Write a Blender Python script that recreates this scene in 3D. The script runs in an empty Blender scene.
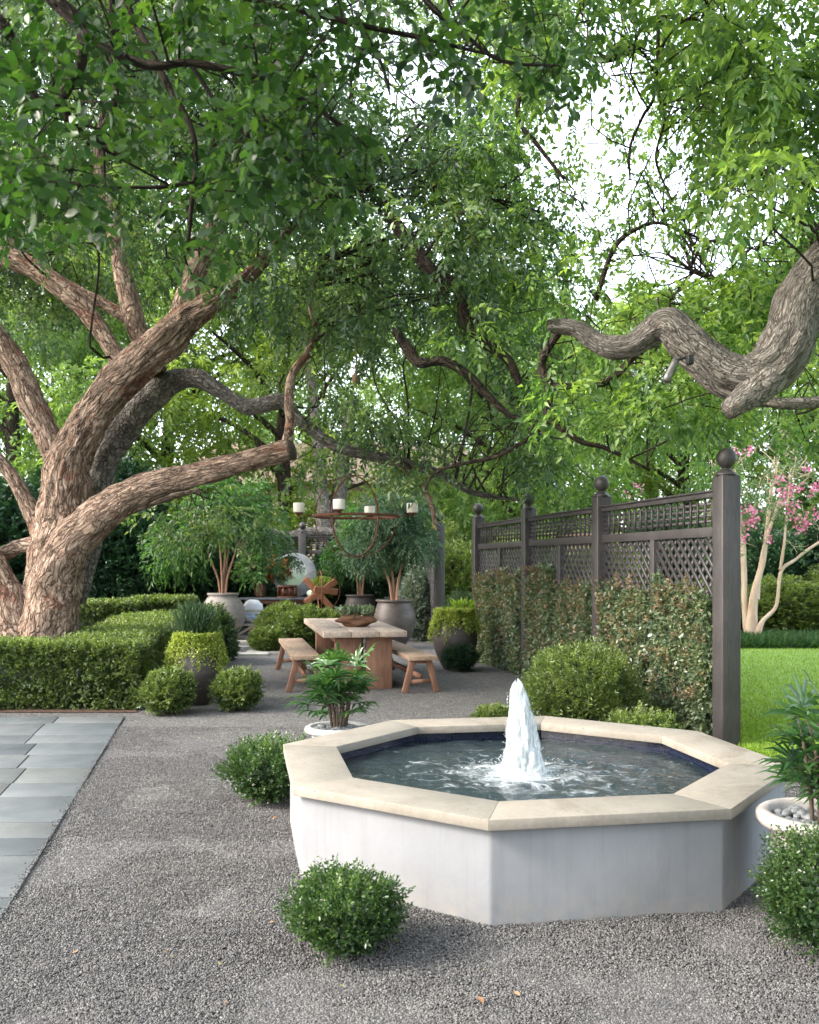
import bpy, math, random
import numpy as np
rng = np.random.default_rng(7); random.seed(7)
F, HC, HY, CX = 970.0, 1.6, 564.0, 409.5
C = bpy.context.scene.collection
# ------------------------------------------------------------------ helpers
def P(px, py, Y): return np.array([(px-CX)*Y/F, Y, HC-(py-HY)*Y/F])
def G(px, py):
    d = py-HY; return np.array([(px-CX)*HC/d, F*HC/d, 0.0])
def tag(o, label=None, cat=None, group=None, kind=None):
    if label: o['label'] = label
    if cat: o['category'] = cat
    if group: o['group'] = group
    if kind: o['kind'] = kind
    return o
def empty(name, loc, rz=0, label=None, cat=None, group=None):
    o = bpy.data.objects.new(name, None); C.objects.link(o)
    o.location = loc; o.rotation_euler = (0,0,rz); o.empty_display_size = .1
    return tag(o, label, cat, group)
def copy_tree(o, parent=None, loc=None, rz=None, scale=None, label=None):
    c = o.copy(); C.objects.link(c)
    if parent: c.parent = parent
    for ch in list(o.children): copy_tree(ch, c)
    if loc is not None: c.location = loc
    if rz is not None: c.rotation_euler = (0,0,rz)
    if scale is not None: c.scale = scale if hasattr(scale,'__len__') else (scale,)*3
    if label: c['label'] = label
    return c
def nrm(v): return v/np.maximum(np.linalg.norm(v,axis=-1,keepdims=True),1e-9)
def _h(ix,iy,iz):
    n = (ix*374761393+iy*668265263+iz*2147483647//7*13) & 0xffffffff
    n = ((n^(n>>13))*1274126177) & 0xffffffff
    return ((n^(n>>16)) & 0xffff)/65535.0
def vnoise(p):
    p = np.asarray(p,float); i = np.floor(p).astype(np.int64); f = p-i; f = f*f*(3-2*f)
    r = 0
    for dx in (0,1):
        for dy in (0,1):
            for dz in (0,1):
                w = (f[...,0] if dx else 1-f[...,0])*(f[...,1] if dy else 1-f[...,1])*(f[...,2] if dz else 1-f[...,2])
                r = r+w*_h(i[...,0]+dx,i[...,1]+dy,i[...,2]+dz)
    return r
def smooth_path(pts, step):
    pts = np.asarray(pts,float)                     # columns x y z r
    out = []; n = len(pts)
    for i in range(n-1):
        a,b,c,d = pts[max(i-1,0)],pts[i],pts[i+1],pts[min(i+2,n-1)]
        m = max(1,int(np.linalg.norm(c[:3]-b[:3])/step))
        for t in np.arange(m)/m:
            out.append(.5*((2*b)+(-a+c)*t+(2*a-5*b+4*c-d)*t*t+(-a+3*b-3*c+d)*t**3))
    out.append(pts[-1]); o = np.array(out); o[:,3] = np.maximum(o[:,3],.0012)
    return o
class MB:
    def __init__(s): s.v=[]; s.f=[]; s.t=[]; s.b=[]; s.n=0
    def add(s, v, faces, tint=None, bk=None):
        v = np.asarray(v,float).reshape(-1,3)
        s.v.append(v); s.t.append(np.full(len(v),.5) if tint is None else np.broadcast_to(np.asarray(tint,float),(len(v),)))
        s.b.append(v if bk is None else bk)
        for f in (faces if isinstance(faces,list) else [faces]):
            s.f.append(np.asarray(f,np.int64)+s.n)
        s.n += len(v)
    def box(s, c, sz, rz=0, tint=None):
        x,y,z = np.array(sz)/2
        v = np.array([[a*x,b*y,d*z] for d in (-1,1) for a,b in ((-1,-1),(1,-1),(1,1),(-1,1))])
        co,si = math.cos(rz),math.sin(rz); v = v@np.array([[co,si,0],[-si,co,0],[0,0,1]])+np.array(c)
        s.add(v, np.array([[3,2,1,0],[4,5,6,7],[0,1,5,4],[1,2,6,5],[2,3,7,6],[3,0,4,7]]), tint)
    def bar(s, p, q, w, h, up=(0,0,1), tint=None, w2=None):
        p = np.array(p,float); q = np.array(q,float); d = nrm(q-p); u = np.array(up,float)
        sd = nrm(np.cross(d,u)); u = np.cross(sd,d)
        v = []
        for e,ww in ((p,w),(q,w2 or w)):
            for a,b in ((-1,-1),(1,-1),(1,1),(-1,1)): v.append(e+sd*a*ww/2+u*b*h/2)
        s.add(v, np.array([[0,1,2,3],[7,6,5,4],[0,4,5,1],[1,5,6,2],[2,6,7,3],[3,7,4,0]]), tint)
    def prism(s, poly, z0, z1, tint=None):
        n = len(poly); v = [(x,y,z0) for x,y in poly]+[(x,y,z1) for x,y in poly]
        f = [np.array([[i,(i+1)%n,n+(i+1)%n,n+i] for i in range(n)]), np.array([list(range(n,2*n))]), np.array([list(range(n))[::-1]])]
        s.add(v, f, tint)
    def tube(s, path, seg=8, step=.1, bark=0, cap=True, tint=None, flare=0):
        p = smooth_path(path, step); c = p[:,:3]; r = p[:,3]; n = len(p)
        T = nrm(np.gradient(c,axis=0)); u = np.cross(T[0],[.13,.2,1.]) 
        if np.linalg.norm(u)<.05: u = np.cross(T[0],[1,0,0.])
        u = nrm(u); U = np.zeros((n,3))
        for i in range(n):
            u = nrm(u-T[i]*np.dot(u,T[i])); U[i] = u
        V = np.cross(T,U); L = np.concatenate([[0],np.cumsum(np.linalg.norm(np.diff(c,axis=0),axis=1))])
        a = np.arange(seg)*2*math.pi/seg; ca,sa = np.cos(a),np.sin(a)
        r0 = max(r.mean(),.02); seed = random.random()*20
        bk = np.stack([np.broadcast_to(ca*r0,(n,seg)),np.broadcast_to(sa*r0,(n,seg)),np.broadcast_to(L[:,None],(n,seg))],-1)+seed
        R = np.repeat(r[:,None],seg,1)
        if bark:
            w = vnoise(bk*3.1)*.5
            q = bk*np.array([19,19,4.6])+w[...,None]*2
            rid = 1-np.abs(2*vnoise(q)-1)*1.6
            q2 = bk*np.array([38,38,11]); rid2 = vnoise(q2)
            big = vnoise(bk*np.array([4,4,1.4]))-.5
            big2 = vnoise(bk*np.array([7,7,5.5]))-.5; R = R+bark*(rid*.55+rid2*.35-.3)+R*(big*.28+big2*.22)
        v = c[:,None]+R[...,None]*(ca[None,:,None]*U[:,None]+sa[None,:,None]*V[:,None])
        i = np.arange(n-1)[:,None]*seg; j = np.arange(seg)[None]; k = (j+1)%seg
        f = [np.stack([i+j,i+k,i+seg+k,i+seg+j],-1).reshape(-1,4)]
        if cap: f += [np.arange(seg)[None,::-1].copy(), (np.arange(seg)+(n-1)*seg)[None]]
        s.add(v.reshape(-1,3), f, tint, bk.reshape(-1,3)); return p
    def lathe(s, prof, c=(0,0,0), seg=40, amp=0, fr=4, tint=None, close=False):
        pr = np.array(prof,float); n = len(pr); a = np.arange(seg)*2*math.pi/seg
        v = np.stack([pr[:,0,None]*np.cos(a),pr[:,0,None]*np.sin(a),np.repeat(pr[:,1,None],seg,1)],-1)
        if amp: v[...,:2] *= (1+amp*(vnoise(v*fr+5)-.5))[...,None]
        i = np.arange(n-1)[:,None]*seg; j = np.arange(seg)[None]; k = (j+1)%seg
        f = [np.stack([i+j,i+k,i+seg+k,i+seg+j],-1).reshape(-1,4)]
        if pr[0,0]>1e-4: f.append(np.arange(seg)[None,::-1].copy())
        if pr[-1,0]>1e-4: f.append((np.arange(seg)+(n-1)*seg)[None])
        s.add(v.reshape(-1,3)+np.array(c), f, tint)
    def ball(s, c, r, seg=12, rings=8, amp=0, fr=5, tint=None):
        th = np.linspace(.02,math.pi-.02,rings+1)[::-1]; r = np.array(r)*np.ones(3)
        a = np.arange(seg)*2*math.pi/seg
        v = np.stack([np.sin(th)[:,None]*np.cos(a),np.sin(th)[:,None]*np.sin(a),np.repeat(np.cos(th)[:,None],seg,1)],-1)
        if amp: v *= (1+amp*(vnoise(v*fr/2+np.array(c)*3+9)-.5))[...,None]
        v = v*r; n = rings+1
        i = np.arange(n-1)[:,None]*seg; j = np.arange(seg)[None]; k = (j+1)%seg
        s.add(v.reshape(-1,3)+np.array(c), [np.stack([i+j,i+k,i+seg+k,i+seg+j],-1).reshape(-1,4), np.arange(seg)[None,::-1].copy(), (np.arange(seg)+(n-1)*seg)[None]], tint)
    def leaves(s, p, d, nn, L, W, tint, big=False, droop=.15):
        m = len(p); d = nrm(d); S = nrm(np.cross(d,nn)); N = np.cross(S,d)
        L = np.broadcast_to(L,(m,))[:,None]; W = np.broadcast_to(W,(m,))[:,None]
        if not big:
            v = np.stack([p, p+d*L*.42+S*W*.5+N*W*.13, p+d*L-N*L*droop, p+d*L*.42-S*W*.5+N*W*.13],1)
            o = np.arange(m)[:,None]*4
            f = np.concatenate([o+np.array([[0,1,2]]),o+np.array([[0,2,3]])]); k = 4
        else:
            v = np.stack([p, p+d*L*.28+S*W*.40+N*W*.12, p+d*L*.66+S*W*.46+N*W*.05-N*L*droop*.4, p+d*L-N*L*droop,
                          p+d*L*.66-S*W*.46+N*W*.05-N*L*droop*.4, p+d*L*.28-S*W*.40+N*W*.12, p+d*L*.5-N*L*droop*.2-N*W*.06],1)
            o = np.arange(m)[:,None]*7
            f = np.concatenate([o+np.array([[0,1,6,5]]),o+np.array([[1,2,6,6]])[:,:0+4]][:1]); k = 7
            tri = np.concatenate([o+np.array([[1,2,6]]),o+np.array([[2,3,6]]),o+np.array([[3,4,6]]),o+np.array([[4,5,6]])])
            f = [f,tri]
        s.add(v.reshape(-1,3), f, np.repeat(np.broadcast_to(tint,(m,)),k))
    def sprays(s, p, d, n, ln, L, W, tint, side=.9, droop=.25, up=None, big=False, tv=.22, rnd=.3, gap=0.1):
        m = len(p); d = nrm(d); ln = np.broadcast_to(ln,(m,))[:,None]
        U = np.tile([0,0,1.],(m,1))+rng.normal(0,.35,(m,3)) if up is None else up
        S = nrm(np.cross(d,U)); tint = np.broadcast_to(tint,(m,))
        for j in range(n):
            t = gap+(1-gap)*(j+.5)/n; q = p+d*ln*t-np.array([0,0,1])*ln*droop*t*t
            last = j==n-1; sg = 0 if last else (1 if j%2 else -1)
            ld = d*(1 if last else .55)+S*sg*side-np.array([0,0,1])*(droop*.8)+rng.normal(0,rnd,(m,3))
            nn = np.cross(S,d)+rng.normal(0,.4,(m,3))
            sc = rng.uniform(.75,1.15,m)
            s.leaves(q, ld, nn, L*sc, W*sc, np.clip(tint+rng.normal(0,tv,m),0,1), big)
    def build(s, name, mat, parent=None, smooth=False, bevel=0, loc=None, mats=None):
        v = np.concatenate(s.v); me = bpy.data.meshes.new(name)
        me.vertices.add(len(v)); me.vertices.foreach_set('co', v.astype(np.float32).ravel())
        vi = np.concatenate([f.ravel() for f in s.f]); lt = np.concatenate([np.full(len(f),f.shape[1]) for f in s.f])
        ls = np.concatenate([[0],np.cumsum(lt)[:-1]])
        me.loops.add(len(vi)); me.loops.foreach_set('vertex_index', vi.astype(np.int32))
        me.polygons.add(len(lt)); me.polygons.foreach_set('loop_start', ls.astype(np.int32))
        me.update(calc_edges=True)
        a = me.attributes.new('tint','FLOAT','POINT'); a.data.foreach_set('value', np.concatenate(s.t).astype(np.float32))
        b = me.attributes.new('bk','FLOAT_VECTOR','POINT'); b.data.foreach_set('vector', np.concatenate(s.b).astype(np.float32).ravel())
        if smooth: me.polygons.foreach_set('use_smooth', np.ones(len(lt),bool))
        me.materials.append(mat); me.validate()
        o = bpy.data.objects.new(name, me); C.objects.link(o)
        if parent: o.parent = parent
        if loc is not None: o.location = loc
        if bevel:
            m = o.modifiers.new('bevel','BEVEL'); m.width = bevel; m.segments = 2; m.limit_method = 'ANGLE'; m.angle_limit = .6
        return o
# ------------------------------------------------------------------ materials
class NT:
    def __init__(s, name):
        s.m = bpy.data.materials.new(name); s.m.use_nodes = True; s.t = s.m.node_tree; s.t.nodes.clear()
        s.out = s.t.nodes.new('ShaderNodeOutputMaterial')
    def n(s, ty, **kw):
        o = s.t.nodes.new(ty)
        for k,v in kw.items():
            if k[0]=='i' and k[1:].isdigit(): s.set(o.inputs[int(k[1:])], v)
            elif k.startswith('_'): s.set(o.inputs[k[1:].replace('_',' ')], v)
            else: setattr(o,k,v)
        return o
    def set(s, inp, v):
        if hasattr(v,'is_output') or hasattr(v,'links'): s.t.links.new(v, inp)
        else: inp.default_value = v if not isinstance(v,tuple) or len(v)!=3 or inp.type!='RGBA' else (*v,1)
    def noise(s, co, scale, det=4, rough=.55, dist=0):
        o = s.n('ShaderNodeTexNoise'); o.inputs['Scale'].default_value=scale; o.inputs['Detail'].default_value=det
        o.inputs['Roughness'].default_value=rough; o.inputs['Distortion'].default_value=dist
        if co is not None: s.t.links.new(co,o.inputs['Vector'])
        return o.outputs['Fac']
    def vor(s, co, scale, feature='F1', out='Distance', rnd=1):
        o = s.n('ShaderNodeTexVoronoi', feature=feature); o.inputs['Scale'].default_value=scale; o.inputs['Randomness'].default_value=rnd
        if co is not None: s.t.links.new(co,o.inputs['Vector'])
        return o.outputs[out]
    def ramp(s, fac, stops):
        o = s.n('ShaderNodeValToRGB'); e = o.color_ramp.elements
        while len(e)<len(stops): e.new(.5)
        for k,(p,c) in enumerate(stops): e[k].position=p; e[k].color=(*c,1) if len(c)==3 else c
        s.set(o.inputs[0],fac); return o.outputs[0]
    def math(s, op, a, b=0, c=0):
        o = s.n('ShaderNodeMath', operation=op); s.set(o.inputs[0],a); s.set(o.inputs[1],b); s.set(o.inputs[2],c); return o.outputs[0]
    def mix(s, f, a, b, mode='MIX'):
        o = s.n('ShaderNodeMix', data_type='RGBA', blend_type=mode); s.set(o.inputs[0],f); s.set(o.inputs[6],a); s.set(o.inputs[7],b); return o.outputs[2]
    def obj(s): return s.n('ShaderNodeTexCoord').outputs['Object']
    def attr(s, name, out='Vector'): return s.n('ShaderNodeAttribute', attribute_name=name).outputs[out]
    def mapp(s, co, sc=(1,1,1), rot=(0,0,0)):
        o = s.n('ShaderNodeMapping'); s.set(o.inputs[0],co); o.inputs['Scale'].default_value=sc; o.inputs['Rotation'].default_value=rot; return o.outputs[0]
    def bump(s, h, strength=.5, dist=.01, prev=None):
        o = s.n('ShaderNodeBump'); s.set(o.inputs['Height'],h); o.inputs['Strength'].default_value=strength; o.inputs['Distance'].default_value=dist
        if prev is not None: s.set(o.inputs['Normal'],prev)
        return o.outputs[0]
    def pbr(s, col, rough=.7, metal=0, normal=None, spec=.4, **kw):
        o = s.n('ShaderNodeBsdfPrincipled'); s.set(o.inputs['Base Color'],col); s.set(o.inputs['Roughness'],rough); s.set(o.inputs['Metallic'],metal)
        s.set(o.inputs['Specular IOR Level'],spec)
        if normal is not None: s.set(o.inputs['Normal'],normal)
        for k,v in kw.items(): s.set(o.inputs[k.replace('_',' ')],v)
        return o.outputs[0]
    def done(s, sh): s.t.links.new(sh, s.out.inputs['Surface']); return s.m
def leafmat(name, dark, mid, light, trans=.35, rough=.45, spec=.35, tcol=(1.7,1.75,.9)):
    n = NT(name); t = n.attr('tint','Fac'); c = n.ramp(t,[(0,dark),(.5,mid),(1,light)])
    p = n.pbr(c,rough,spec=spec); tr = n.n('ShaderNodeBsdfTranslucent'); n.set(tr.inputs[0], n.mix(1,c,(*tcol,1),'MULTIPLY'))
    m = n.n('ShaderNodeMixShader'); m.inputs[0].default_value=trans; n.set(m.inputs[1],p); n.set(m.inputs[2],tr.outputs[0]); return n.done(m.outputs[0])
def barkmat(name, c1, c2, patch, crev, patch_amt=.5, st=.17):
    n = NT(name); bk = n.attr('bk')
    dn = n.n('ShaderNodeTexNoise'); n.set(dn.inputs['Vector'],n.mapp(bk,(1,1,.4))); dn.inputs['Scale'].default_value=9; dn.inputs['Detail'].default_value=4
    sub = n.n('ShaderNodeVectorMath',operation='SUBTRACT',i0=dn.outputs['Color']); sub.inputs[1].default_value=(.5,.5,.5)
    sc_ = n.n('ShaderNodeVectorMath',operation='SCALE',i0=sub.outputs[0]); sc_.inputs['Scale'].default_value=.20
    add = n.n('ShaderNodeVectorMath',operation='ADD',i0=bk); n.set(add.inputs[1],sc_.outputs[0]); q = n.mapp(add.outputs[0],(1,1,st))
    plates = n.vor(q,21,'DISTANCE_TO_EDGE'); cell = n.n('ShaderNodeSeparateColor',i0=n.vor(q,21,'F1','Color')).outputs[0]
    nz = n.noise(n.mapp(bk,(1,1,st*1.2)),30,6,.7,1.0); fine = n.noise(n.mapp(bk,(1,1,.4)),110,4,.7)
    col = n.ramp(nz,[(.32,crev),(.47,c1),(.66,c2)])
    col = n.mix(1,col,n.ramp(cell,[(0,(.7,.68,.66)),(1,(1.18,1.16,1.14))]),'MULTIPLY')
    pm = n.ramp(n.noise(n.mapp(bk,(1,1,.5)),3.6,5,.7,.8),[(patch_amt,(0,0,0)),(patch_amt+.05,(1,1,1))])
    col = n.mix(n.math('MULTIPLY',pm,.8),col,n.mix(fine,patch,tuple(x*.55 for x in patch)+(1,)))
    brk = n.ramp(n.noise(n.mapp(bk,(1,1,.4)),7,4,.6),[(.35,(.15,)*3),(.6,(1,1,1))]); col = n.mix(n.math('MULTIPLY',brk,n.ramp(plates,[(.01,(1,1,1)),(.09,(0,0,0))])),col,(*crev,1))
    col = n.mix(.5,col,n.ramp(fine,[(.3,(.5,.5,.5)),(.7,(1,1,1))]),'MULTIPLY')
    h = n.math('ADD',n.math('MULTIPLY',n.math('MINIMUM',plates,.14),6),n.math('ADD',nz,n.math('ADD',n.math('MULTIPLY',cell,.5),n.math('MULTIPLY',fine,.3))))
    return n.done(n.pbr(col,.88,normal=n.bump(h,1,.03),spec=.2))
def simple(name, c1, c2, scale=8, rough=.7, metal=0, bump=.3, bdist=.004, mapsc=(1,1,1), det=5, spec=.4, c3=None):
    n = NT(name); co = n.mapp(n.obj(),mapsc); f = n.noise(co,scale,det,.6,.3); st=[(.3,c1),(.7,c2)]
    col = n.ramp(f,st)
    if c3: col = n.mix(n.ramp(n.noise(n.obj(),scale*.22,5,.7),[(.5,(0,0,0)),(.62,(1,1,1))]),col,(*c3,1))
    f2 = n.noise(co,scale*6,4,.6)
    return n.done(n.pbr(col,rough,metal,n.bump(n.math('ADD',f,n.math('MULTIPLY',f2,.5)),bump,bdist),spec))
M = {}
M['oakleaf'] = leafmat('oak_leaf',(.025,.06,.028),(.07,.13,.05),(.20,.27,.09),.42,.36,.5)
M['bleaf'] = leafmat('pinnate_leaf',(.035,.09,.032),(.09,.17,.05),(.23,.33,.075),.5,.4,.45)
M['bgleaf'] = leafmat('far_leaf',(.055,.11,.04),(.12,.20,.06),(.24,.34,.09),.5,.5,.3)
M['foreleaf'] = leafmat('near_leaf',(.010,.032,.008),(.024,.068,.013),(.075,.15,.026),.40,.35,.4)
M['box'] = leafmat('boxwood_leaf',(.018,.045,.016),(.048,.095,.028),(.14,.21,.06),.3,.30,.6)
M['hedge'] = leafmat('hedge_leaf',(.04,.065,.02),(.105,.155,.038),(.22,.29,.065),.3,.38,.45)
M['vine'] = leafmat('vine_leaf',(.045,.075,.045),(.11,.155,.085),(.26,.28,.17),.25,.28,.6)
M['vinetip'] = leafmat('vine_tip_leaf',(.085,.055,.035),(.17,.12,.075),(.28,.23,.14),.25,.35,.4)
M['silver'] = leafmat('silver_leaf',(.09,.12,.10),(.19,.24,.20),(.34,.40,.34),.2,.5,.3)
M['dark'] = leafmat('evergreen_leaf',(.010,.03,.016),(.022,.06,.028),(.05,.11,.045),.2,.35,.4)
M['lime'] = leafmat('golden_leaf',(.10,.15,.03),(.25,.31,.06),(.44,.48,.13),.35,.45,.3)
M['feather'] = leafmat('feathery_leaf',(.03,.06,.03),(.06,.11,.055),(.1,.17,.08),.2,.5,.3)
M['potleaf'] = leafmat('potted_tree_leaf',(.02,.06,.02),(.05,.13,.035),(.11,.22,.05),.4,.4,.4)
M['palm'] = leafmat('palm_leaf',(.012,.045,.014),(.03,.085,.025),(.08,.17,.04),.25,.28,.5)
M['pink'] = leafmat('pink_blossom',(.55,.12,.26),(.68,.24,.38),(.8,.42,.52),.3,.6,.2,(1,1,1))
M['orange'] = leafmat('orange_leaf',(.3,.07,.02),(.45,.13,.04),(.5,.22,.07),.3,.5,.3)
M['succ'] = leafmat('succulent_leaf',(.08,.12,.07),(.17,.23,.13),(.3,.35,.2),.1,.4,.4)
M['grassleaf'] = leafmat('grass_blade',(.11,.18,.025),(.19,.29,.045),(.28,.40,.07),.4,.5,.3)
M['mondo'] = leafmat('border_grass',(.02,.06,.02),(.045,.11,.035),(.08,.17,.05),.25,.4,.4)
M['bark'] = barkmat('shaggy_bark',(.32,.22,.165),(.60,.47,.37),(.29,.13,.085),(.07,.045,.033),.57)
M['bark2'] = barkmat('grey_bark',(.20,.185,.17),(.43,.40,.36),(.42,.28,.2),(.08,.07,.06),.64,.42)
M['barkdark'] = barkmat('dark_bark',(.05,.038,.03),(.11,.085,.065),(.09,.05,.035),(.025,.02,.016),.7)
M['smoothbark'] = simple('smooth_bark',(.36,.26,.18),(.52,.42,.32),5,.7,mapsc=(1,1,.3))
M['cane'] = simple('pink_cane_bark',(.28,.14,.09),(.42,.25,.17),9,.6,mapsc=(1,1,.3))
M['twig'] = simple('twig_bark',(.05,.035,.025),(.1,.075,.055),20,.8)
def mk_gravel(name, sheet):
    n = NT(name); co = n.obj()
    if sheet:
        cell = n.vor(co,75,'F1','Color'); d = n.vor(co,75,'F1'); d2 = n.vor(co,160,'F1')
        g = n.n('ShaderNodeSeparateColor',i0=cell).outputs[0]
    else:
        g = n.attr('tint','Fac')
    col = n.ramp(g,[(0,(.060,.059,.059)),(.4,(.104,.102,.103)),(.8,(.147,.145,.146)),(1,(.225,.22,.22))])
    big = n.noise(co,.55,5,.6); col = n.mix(1,col,n.ramp(big,[(.3,(.86,.85,.86)),(.7,(1.1,1.08,1.04))]),'MULTIPLY')
    med = n.noise(co,7,4,.6); col = n.mix(1,col,n.ramp(med,[(.3,(.85,.85,.86)),(.7,(1.1,1.1,1.08))]),'MULTIPLY')
    if sheet:
        h = n.math('ADD',n.math('MULTIPLY',n.math('SUBTRACT',1,d),1),n.math('MULTIPLY',n.math('SUBTRACT',1,d2),.3))
        nb = n.bump(h,1,.009); nb = n.bump(n.noise(co,9,4),.6,.03,nb)
        return n.done(n.pbr(col,.9,normal=nb,spec=.2))
    return n.done(n.pbr(col,.85,spec=.25))
M['gravel'] = mk_gravel('gravel_bed',True); M['stone_chip'] = mk_gravel('gravel_chip',False)
def mk_paving():
    n = NT('bluestone'); t = n.attr('tint','Fac'); co = n.obj()
    c = n.ramp(t,[(0,(.078,.090,.098)),(.3,(.098,.112,.120)),(.6,(.113,.126,.132)),(.8,(.115,.121,.119)),(1,(.14,.152,.158))])
    c = n.mix(1,c,n.ramp(n.noise(co,2.2,6,.65,.6),[(.3,(.78,.8,.82)),(.7,(1.15,1.13,1.1))]),'MULTIPLY')
    c = n.mix(1,c,n.ramp(n.noise(co,55,5,.7),[(.3,(.88,.88,.88)),(.7,(1.08,1.08,1.08))]),'MULTIPLY')
    h = n.math('ADD',n.noise(co,6,5),n.math('MULTIPLY',n.noise(co,60,4),.2))
    return n.done(n.pbr(c,n.ramp(n.noise(co,4,4),[(.3,(.45,)*3),(.7,(.7,)*3)]),normal=n.bump(h,.4,.008),spec=.4))
M['paving'] = mk_paving()
M['joint'] = simple('joint_sand',(.05,.05,.048),(.11,.105,.1),30,.95)
M['soil'] = simple('mulch_soil',(.035,.02,.014),(.12,.065,.04),22,.95,bump=.9,bdist=.03)
M['ground'] = simple('ground_cover',(.02,.04,.012),(.06,.09,.03),4,.95,bump=.8,bdist=.05)
M['lawn'] = simple('lawn_turf',(.11,.19,.025),(.18,.28,.045),3,.9,bump=.8,bdist=.02)
def mk_stucco():
    n = NT('white_stucco'); co = n.obj()
    c = n.ramp(n.noise(n.mapp(co,(1,1,.6)),2.6,6,.6,.4),[(.3,(.175,.182,.194)),(.7,(.212,.22,.234))])
    z = n.n('ShaderNodeSeparateXYZ',i0=co).outputs[2]
    dirt = n.math('MULTIPLY',n.math('SUBTRACT',1,n.math('MINIMUM',n.math('MULTIPLY',z,6),1)),n.ramp(n.noise(co,9,5,.7),[(.35,(0,0,0)),(.7,(1,1,1))]))
    c = n.mix(n.math('MULTIPLY',dirt,.75),c,(.3,.27,.23,1))
    streak = n.ramp(n.noise(n.mapp(co,(7,7,.35)),3,4,.6),[(.5,(1,1,1)),(.8,(.88,.87,.85))]); c = n.mix(1,c,streak,'MULTIPLY')
    h = n.math('ADD',n.noise(co,14,5,.6,.5),n.math('MULTIPLY',n.noise(co,90,4),.3))
    return n.done(n.pbr(c,.85,normal=n.bump(h,.35,.006),spec=.25))
M['stucco'] = mk_stucco()
def mk_lime():
    n = NT('limestone'); co = n.obj()
    c = n.ramp(n.noise(co,3.5,6,.65,.5),[(.3,(.20,.18,.152)),(.7,(.265,.242,.205))])
    c = n.mix(1,c,n.ramp(n.noise(co,40,5,.7),[(.3,(.86,.86,.86)),(.65,(1.05,1.05,1.05))]),'MULTIPLY')
    pit = n.ramp(n.vor(co,11),[(.035,(.35,.32,.28)),(.07,(1,1,1))]); c = n.mix(.8,c,pit,'MULTIPLY')
    st = n.ramp(n.noise(co,1.3,6,.75,.9),[(.56,(1,1,1)),(.7,(.74,.71,.66))]); c = n.mix(1,c,st,'MULTIPLY')
    return n.done(n.pbr(c,.72,normal=n.bump(n.noise(co,30,6,.6),.3,.004),spec=.3))
M['lime_stone'] = mk_lime()
def mk_tile():
    n = NT('blue_tile'); co = n.attr('bk'); b = n.n('ShaderNodeTexBrick'); b.offset=0; n.set(b.inputs['Vector'],co)
    b.inputs['Scale'].default_value=22; b.inputs['Brick Width'].default_value=.5; b.inputs['Row Height'].default_value=.5; b.inputs['Mortar Size'].default_value=.03
    b.inputs['Color1'].default_value=(.004,.006,.02,1); b.inputs['Color2'].default_value=(.010,.015,.04,1); b.inputs['Mortar'].default_value=(.02,.024,.035,1)
    return n.done(n.pbr(b.outputs[0],.15,spec=.5))
M['tile'] = mk_tile()
def mk_water():
    n = NT('fountain_water'); co = n.obj(); r = n.n('ShaderNodeVectorMath',operation='LENGTH',i0=n.mapp(co,(1,1,0))).outputs['Value']
    fn = n.noise(co,9,6,.7,1.2); near = n.ramp(r,[(.05,(1,1,1)),(.22,(.62,.62,.62)),(.42,(.30,.30,.30)),(.9,(.12,)*3)])
    foam = n.ramp(n.math('ADD',fn,n.math('MULTIPLY',near,.52)),[(.66,(0,0,0)),(1.0,(1,1,1))])
    col = n.mix(foam,(.016,.026,.031,1),(.5,.55,.58,1))
    h = n.math('ADD',n.noise(n.mapp(co,(1,1.4,1)),8,4,.6,.8),n.math('MULTIPLY',n.noise(co,28,3),.3))
    return n.done(n.pbr(col,n.math('ADD',.06,n.math('MULTIPLY',foam,.5)),normal=n.bump(h,.55,.03),spec=.6,IOR=1.33))
M['water'] = mk_water()
def mk_jet():
    n = NT('foaming_water'); co = n.obj(); f = n.noise(n.mapp(co,(1,1,.16)),60,4,.6,.4)
    p = n.pbr((.52,.57,.60,1),.25,spec=.5,normal=n.bump(f,.8,.01),Subsurface_Weight=.5,Subsurface_Radius=(.05,.05,.05))
    tr = n.n('ShaderNodeBsdfTransparent'); lw = n.n('ShaderNodeLayerWeight'); lw.inputs[0].default_value=.35
    a = n.math('MULTIPLY',n.ramp(f,[(.32,(.12,)*3),(.62,(.9,)*3)]),n.ramp(lw.outputs['Facing'],[(.2,(1,1,1)),(.95,(.05,)*3)]))
    m = n.n('ShaderNodeMixShader'); n.set(m.inputs[0],a); n.set(m.inputs[1],tr.outputs[0]); n.set(m.inputs[2],p); return n.done(m.outputs[0])
M['jet'] = mk_jet()
def mk_paint():
    n = NT('dark_brown_stain'); co = n.obj(); g = n.noise(n.mapp(co,(6,6,.5)),9,6,.65,1.2)
    c = n.ramp(g,[(.3,(.024,.022,.023)),(.7,(.054,.048,.050))]); c = n.mix(1,c,n.ramp(n.noise(co,3,4),[(.3,(.8,.8,.8)),(.7,(1.2,1.2,1.2))]),'MULTIPLY')
    return n.done(n.pbr(c,.5,normal=n.bump(g,.35,.004),spec=.45))
M['paint'] = mk_paint()
def wood(name, a, b, rough=.7, sc=(1,.12,1), k=22, spec=.3):
    n = NT(name); co = n.obj(); g = n.noise(n.mapp(co,sc),k,7,.65,1.6); l = n.noise(co,2.5,4)
    c = n.ramp(g,[(.28,a),(.7,b)]); c = n.mix(1,c,n.ramp(l,[(.3,(.8,.8,.8)),(.7,(1.15,1.12,1.1))]),'MULTIPLY')
    return n.done(n.pbr(c,rough,normal=n.bump(g,.5,.006),spec=spec))
M['tabletop'] = wood('weathered_board',(.21,.155,.12),(.46,.385,.32))
M['legwood'] = wood('red_brown_wood',(.15,.075,.048),(.29,.16,.105),sc=(1,1,.12))
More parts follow.
